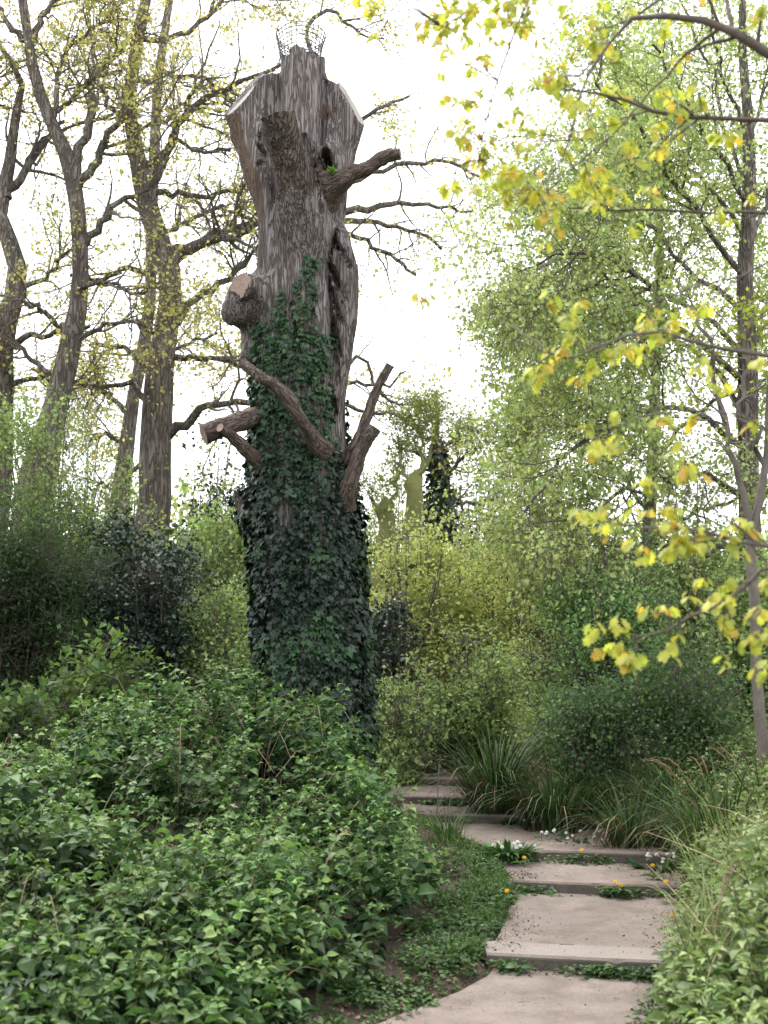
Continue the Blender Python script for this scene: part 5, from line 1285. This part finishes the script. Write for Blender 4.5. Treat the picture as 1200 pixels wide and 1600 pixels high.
sedge('tall dark sedge clump where the path bends, beside the fifth step', 775, 1225, 14.3, 1.0, 1.1, 420, .25)
sedge('full green sedge clump right of the tallest one', 868, 1245, 13.3, .85, 1.2, 460, .2)
sedge('narrow sedge clump right of the garlic flowers', 985, 1285, 12.0, .70, .8, 280, .25)
sedge('sedge clump behind the topmost step beside the ivied trunk', 655, 1190, 17.6, .85, 1.2, 260, .3)
sedge('faded sedge clump behind the path bend, between two others', 715, 1175, 18.0, .8, 1.2, 240, .55)
sedge('sedge with rusty hanging flower spikes on the right bank', 1130, 1255, 10.6, .85, 1.2, 260, .25, spikes=7, bright=1.3)
sedge('sedge at the right edge below the pale sapling', 1190, 1200, 11.2, .8, 1.1, 240, .2, spikes=4, bright=1.2)
sedge('small green tuft on the tread right of the fifth step', 727, 1222, 15.6, .22, .5, 120, .05)
sedge('fine grassy tuft left of the path by the fourth step', 700, 1290, 12.2, .34, .6, 160, .1, bright=1.5)
sedge('dark sedge between the hawthorn and the right bank', 1055, 1230, 12.6, .8, 1.0, 220, .25)

# wild garlic: broad leaves and white flower heads
def garlic(label, px, py, Yd, w, n, heads, zb=None):
    c = at(px, py, Yd); z = float(ground_z(np.array(c[0]), np.array(Yd))) if zb is None else zb
    root = thing('wild_garlic', label, 'wild garlic', (c[0], Yd, z), 'wild garlic clumps')
    mb = MB(); a = rng.random(n) * 2 * pi; r = np.sqrt(rng.random(n)) * w
    p = np.stack([c[0] + r * np.cos(a), Yd + r * .6 * np.sin(a), np.full(n, z - .01)], -1)
    d = norm(np.stack([np.cos(a) * .6 + rng.normal(size=n) * .3, np.sin(a) * .6 + rng.normal(size=n) * .3, np.ones(n)], -1)); zz = np.stack([-np.cos(a), -np.sin(a), .3 + 0 * a], -1)
    for k, bl in enumerate((blade(1.3, .26), blade(2.0, .24))):
        s = (np.arange(n) % 2) == k
        scatter(mb, bl, p[s], d[s], zz[s], rng.uniform(.14, .26, s.sum()), pal([(.055, .12, .04), (.08, .15, .045), (.04, .09, .035)], s.sum(), .2))
    mb.build('leaves', M['bramble'], root)
    for k in range(heads):
        a_ = rng.random() * 6.28; rr = math.sqrt(rng.random()) * w; b = np.array([c[0] + rr * math.cos(a_), Yd + rr * .6 * math.sin(a_) - .05, z]); t = b + [rng.normal() * .04, rng.normal() * .03 - .02, rng.uniform(.12, .2)]
        mb = MB(); tubes(mb, np.linspace(b, t, 4)[None], np.full((1, 4), .002), 4, np.array([.10, .17, .05]))
        m_ = 14; dd = rand_dir(m_); dd[:, 2] = np.abs(dd[:, 2]); pp = t + dd * .013
        for q in range(5):
            ang = q / 5 * 6.28; u = norm(np.cross(dd, [.3, .5, .8])); v_ = np.cross(dd, u)
            scatter(mb, L2, pp, u * math.cos(ang) + v_ * math.sin(ang) + dd * .3, dd, np.full(m_, .012), np.tile([[.78, .78, .74]], (m_, 1)))
        mb.build('flower_head', M['flower'], root)
garlic('white flowering garlic tuft left of the third step', 790, 1322, 11.45, .2, 170, 9, zb=.3)
garlic('dark green garlic patch with scattered white heads below the full sedge clump', 905, 1290, 12.5, .42, 190, 16)
garlic('garlic tuft with the brightest white heads at the right end of the third step', 1040, 1315, 11.2, .26, 130, 14)
garlic('few garlic heads between the two big sedge clumps', 835, 1262, 13.3, .2, 60, 5)

# dandelions
def dandelion(label, px, py, Yd, stem=.10, rosette=True):
    h = at(px, py, Yd); x, y = h[0], Yd
    z0 = h[2] - stem
    root = thing('dandelion', label, 'dandelion', (x, y, z0), 'yellow dandelions')
    mb = MB(); tubes(mb, np.linspace([x, y + .01, z0 - .03], [x, y, h[2]], 4)[None], np.full((1, 4), .0022), 5, np.array([.16, .20, .06])); mb.build('stem', M['bramble'], root)
    mb = MB()
    ax_ = norm(np.array([rng.normal() * .2, -.75, .9])); u = norm(np.cross(ax_, [1, .2, .1])); v_ = np.cross(ax_, u)
    for ring, (k, L, lift) in enumerate(((16, .021, .15), (13, .015, .5), (9, .009, 1.0))):
        a = np.arange(k) / k * 2 * pi + ring * .2
        dd = np.cos(a)[:, None] * u + np.sin(a)[:, None] * v_ + ax_ * lift
        scatter(mb, L2, np.tile(h, (k, 1)) + ax_ * .002 * ring, dd, np.tile(ax_, (k, 1)), np.full(k, L), pal([(.80, .50, .015), (.75, .42, .01)], k, .06), np.full(k, .6))
    mb.build('flower_head', M['flower'], root)
    if rosette:
        mb = MB(); k = 9; a = rng.random(k) * 6.28
        d = np.stack([np.cos(a), np.sin(a), .35 + 0 * a], -1)
        scatter(mb, L8, np.tile([x, y, z0], (k, 1)), d, np.tile([[0, 0, 1.]], (k, 1)), rng.uniform(.08, .13, k), pal(WG, k), np.full(k, .55)); mb.build('leaves', M['bramble'], root)
for a, b, d, s, lab in [(909, 1328, 11.42, .07, 'dandelion at the foot of the third step'), (961, 1378, 10.2, .07, 'left dandelion of the pair at the right foot of the second step'), (970, 1383, 10.15, .06, 'right dandelion of the pair at the right foot of the second step'),
                        (1041, 1377, 10.0, .12, 'dandelion in the bank at the right end of the second step'), (1051, 1430, 9.0, .14, 'left dandelion of the pair in the bank beside the lowest tread'), (1061, 1434, 8.9, .12, 'right dandelion of the pair in the bank beside the lowest tread'),
                        (819, 1340, 10.9, .06, 'dandelion left of the second tread below the garlic tuft'), (792, 1392, 9.7, .07, 'dandelion on the verge left of the lowest tread'), (1046, 1492, 7.8, .12, 'dandelion in the bank at the right end of the lowest step'),
                        (1020, 1352, 10.6, .1, 'dandelion in the bank between the second and third steps')]:
    dandelion(lab, a, b, d, s)
# buttercup-like yellow flowers in the bramble front
for a, b, d, lab in [(441, 1513, 6.9, 'single yellow flower in the front of the brambles nearest the path'), (316, 1545, 6.6, 'left one of two close yellow flowers in the bramble front'), (333, 1539, 6.65, 'right one of two close yellow flowers in the bramble front'), (176, 1539, 6.6, 'leftmost yellow flower in the bramble front')]:
    dandelion(lab, a, b, d, .22, rosette=False)
# upright pale dock leaves
for a, b, d, lab in [(262, 1550, 6.55, 'upright bright green dock leaf in the front of the brambles, lower left'), (436, 1465, 7.35, 'upright bright green dock leaf in the brambles, right of the other')]:
    h = at(a, b, d)
    root = thing('dock_plant', lab, 'dock', (h[0], d, h[2] - .2))
    for k in range(3):
        mb = MB(); scatter(mb, L8, np.array([[h[0] + .012 * k, d, h[2] - .07]]), np.array([[(-.15, .12, .3)[k], -.1, 1.]]), np.array([[(.1, .4, -.3)[k], -1, .15]]), np.array([(.16, .13, .11)[k]]), pal([(.17, .30, .04)], 1), np.array([.75])); mb.build('leaf', M['leaf'], root)
    mb = MB(); tubes(mb, np.linspace([h[0], d, h[2] - .25], [h[0], d, h[2] - .06], 4)[None], np.full((1, 4), .004), 5, np.array([.15, .2, .06])); mb.build('stem', M['leaf'], root)

# dry stalks leaning out of the right bank
DRY = [([(1205, 1545, 5.6), (1120, 1470, 6.2), (1060, 1400, 6.8), (1010, 1350, 7.4)], 'longest dry stalk sloping down to the right across the bank'),
       ([(1205, 1400, 6.6), (1130, 1350, 7.4), (1060, 1318, 8.2), (1010, 1300, 8.8)], 'upper dry stalk sloping across the bank towards the garlic'),
       ([(1100, 1560, 5.9), (1115, 1500, 6.0), (1150, 1440, 6.2)], 'bent dry stalk low on the bank'),
       ([(1205, 1300, 8.0), (1150, 1270, 8.6), (1090, 1255, 9.2)], 'faint dry stalk near the rusty sedge spikes'),
       ([(1205, 1460, 6.0), (1160, 1450, 6.2), (1080, 1445, 6.5)], 'nearly level dry stalk on the bank')]
for pts, lab in DRY:
    P_ = spline([at(*p) for p in pts], 14)
    mb = MB(); tubes(mb, P_[None], np.linspace(.0032, .0014, 14)[None], 5, np.array([.36, .28, .18])); tag(mb.build('dry_stalk', M['litter']), lab, 'stalk', 'dry stalks on the right bank')
# thin metal rod beside the fourth step
P_ = np.linspace(at(683, 1272, 13.1), at(686, 1190, 13.1), 5); mb = MB(); tubes(mb, P_[None], np.full((1, 5), .006), 6, np.array([.2, .2, .2])); tag(mb.build('thin_stake', M['wire']), 'thin upright stake beside the left end of the fourth step', 'stake')
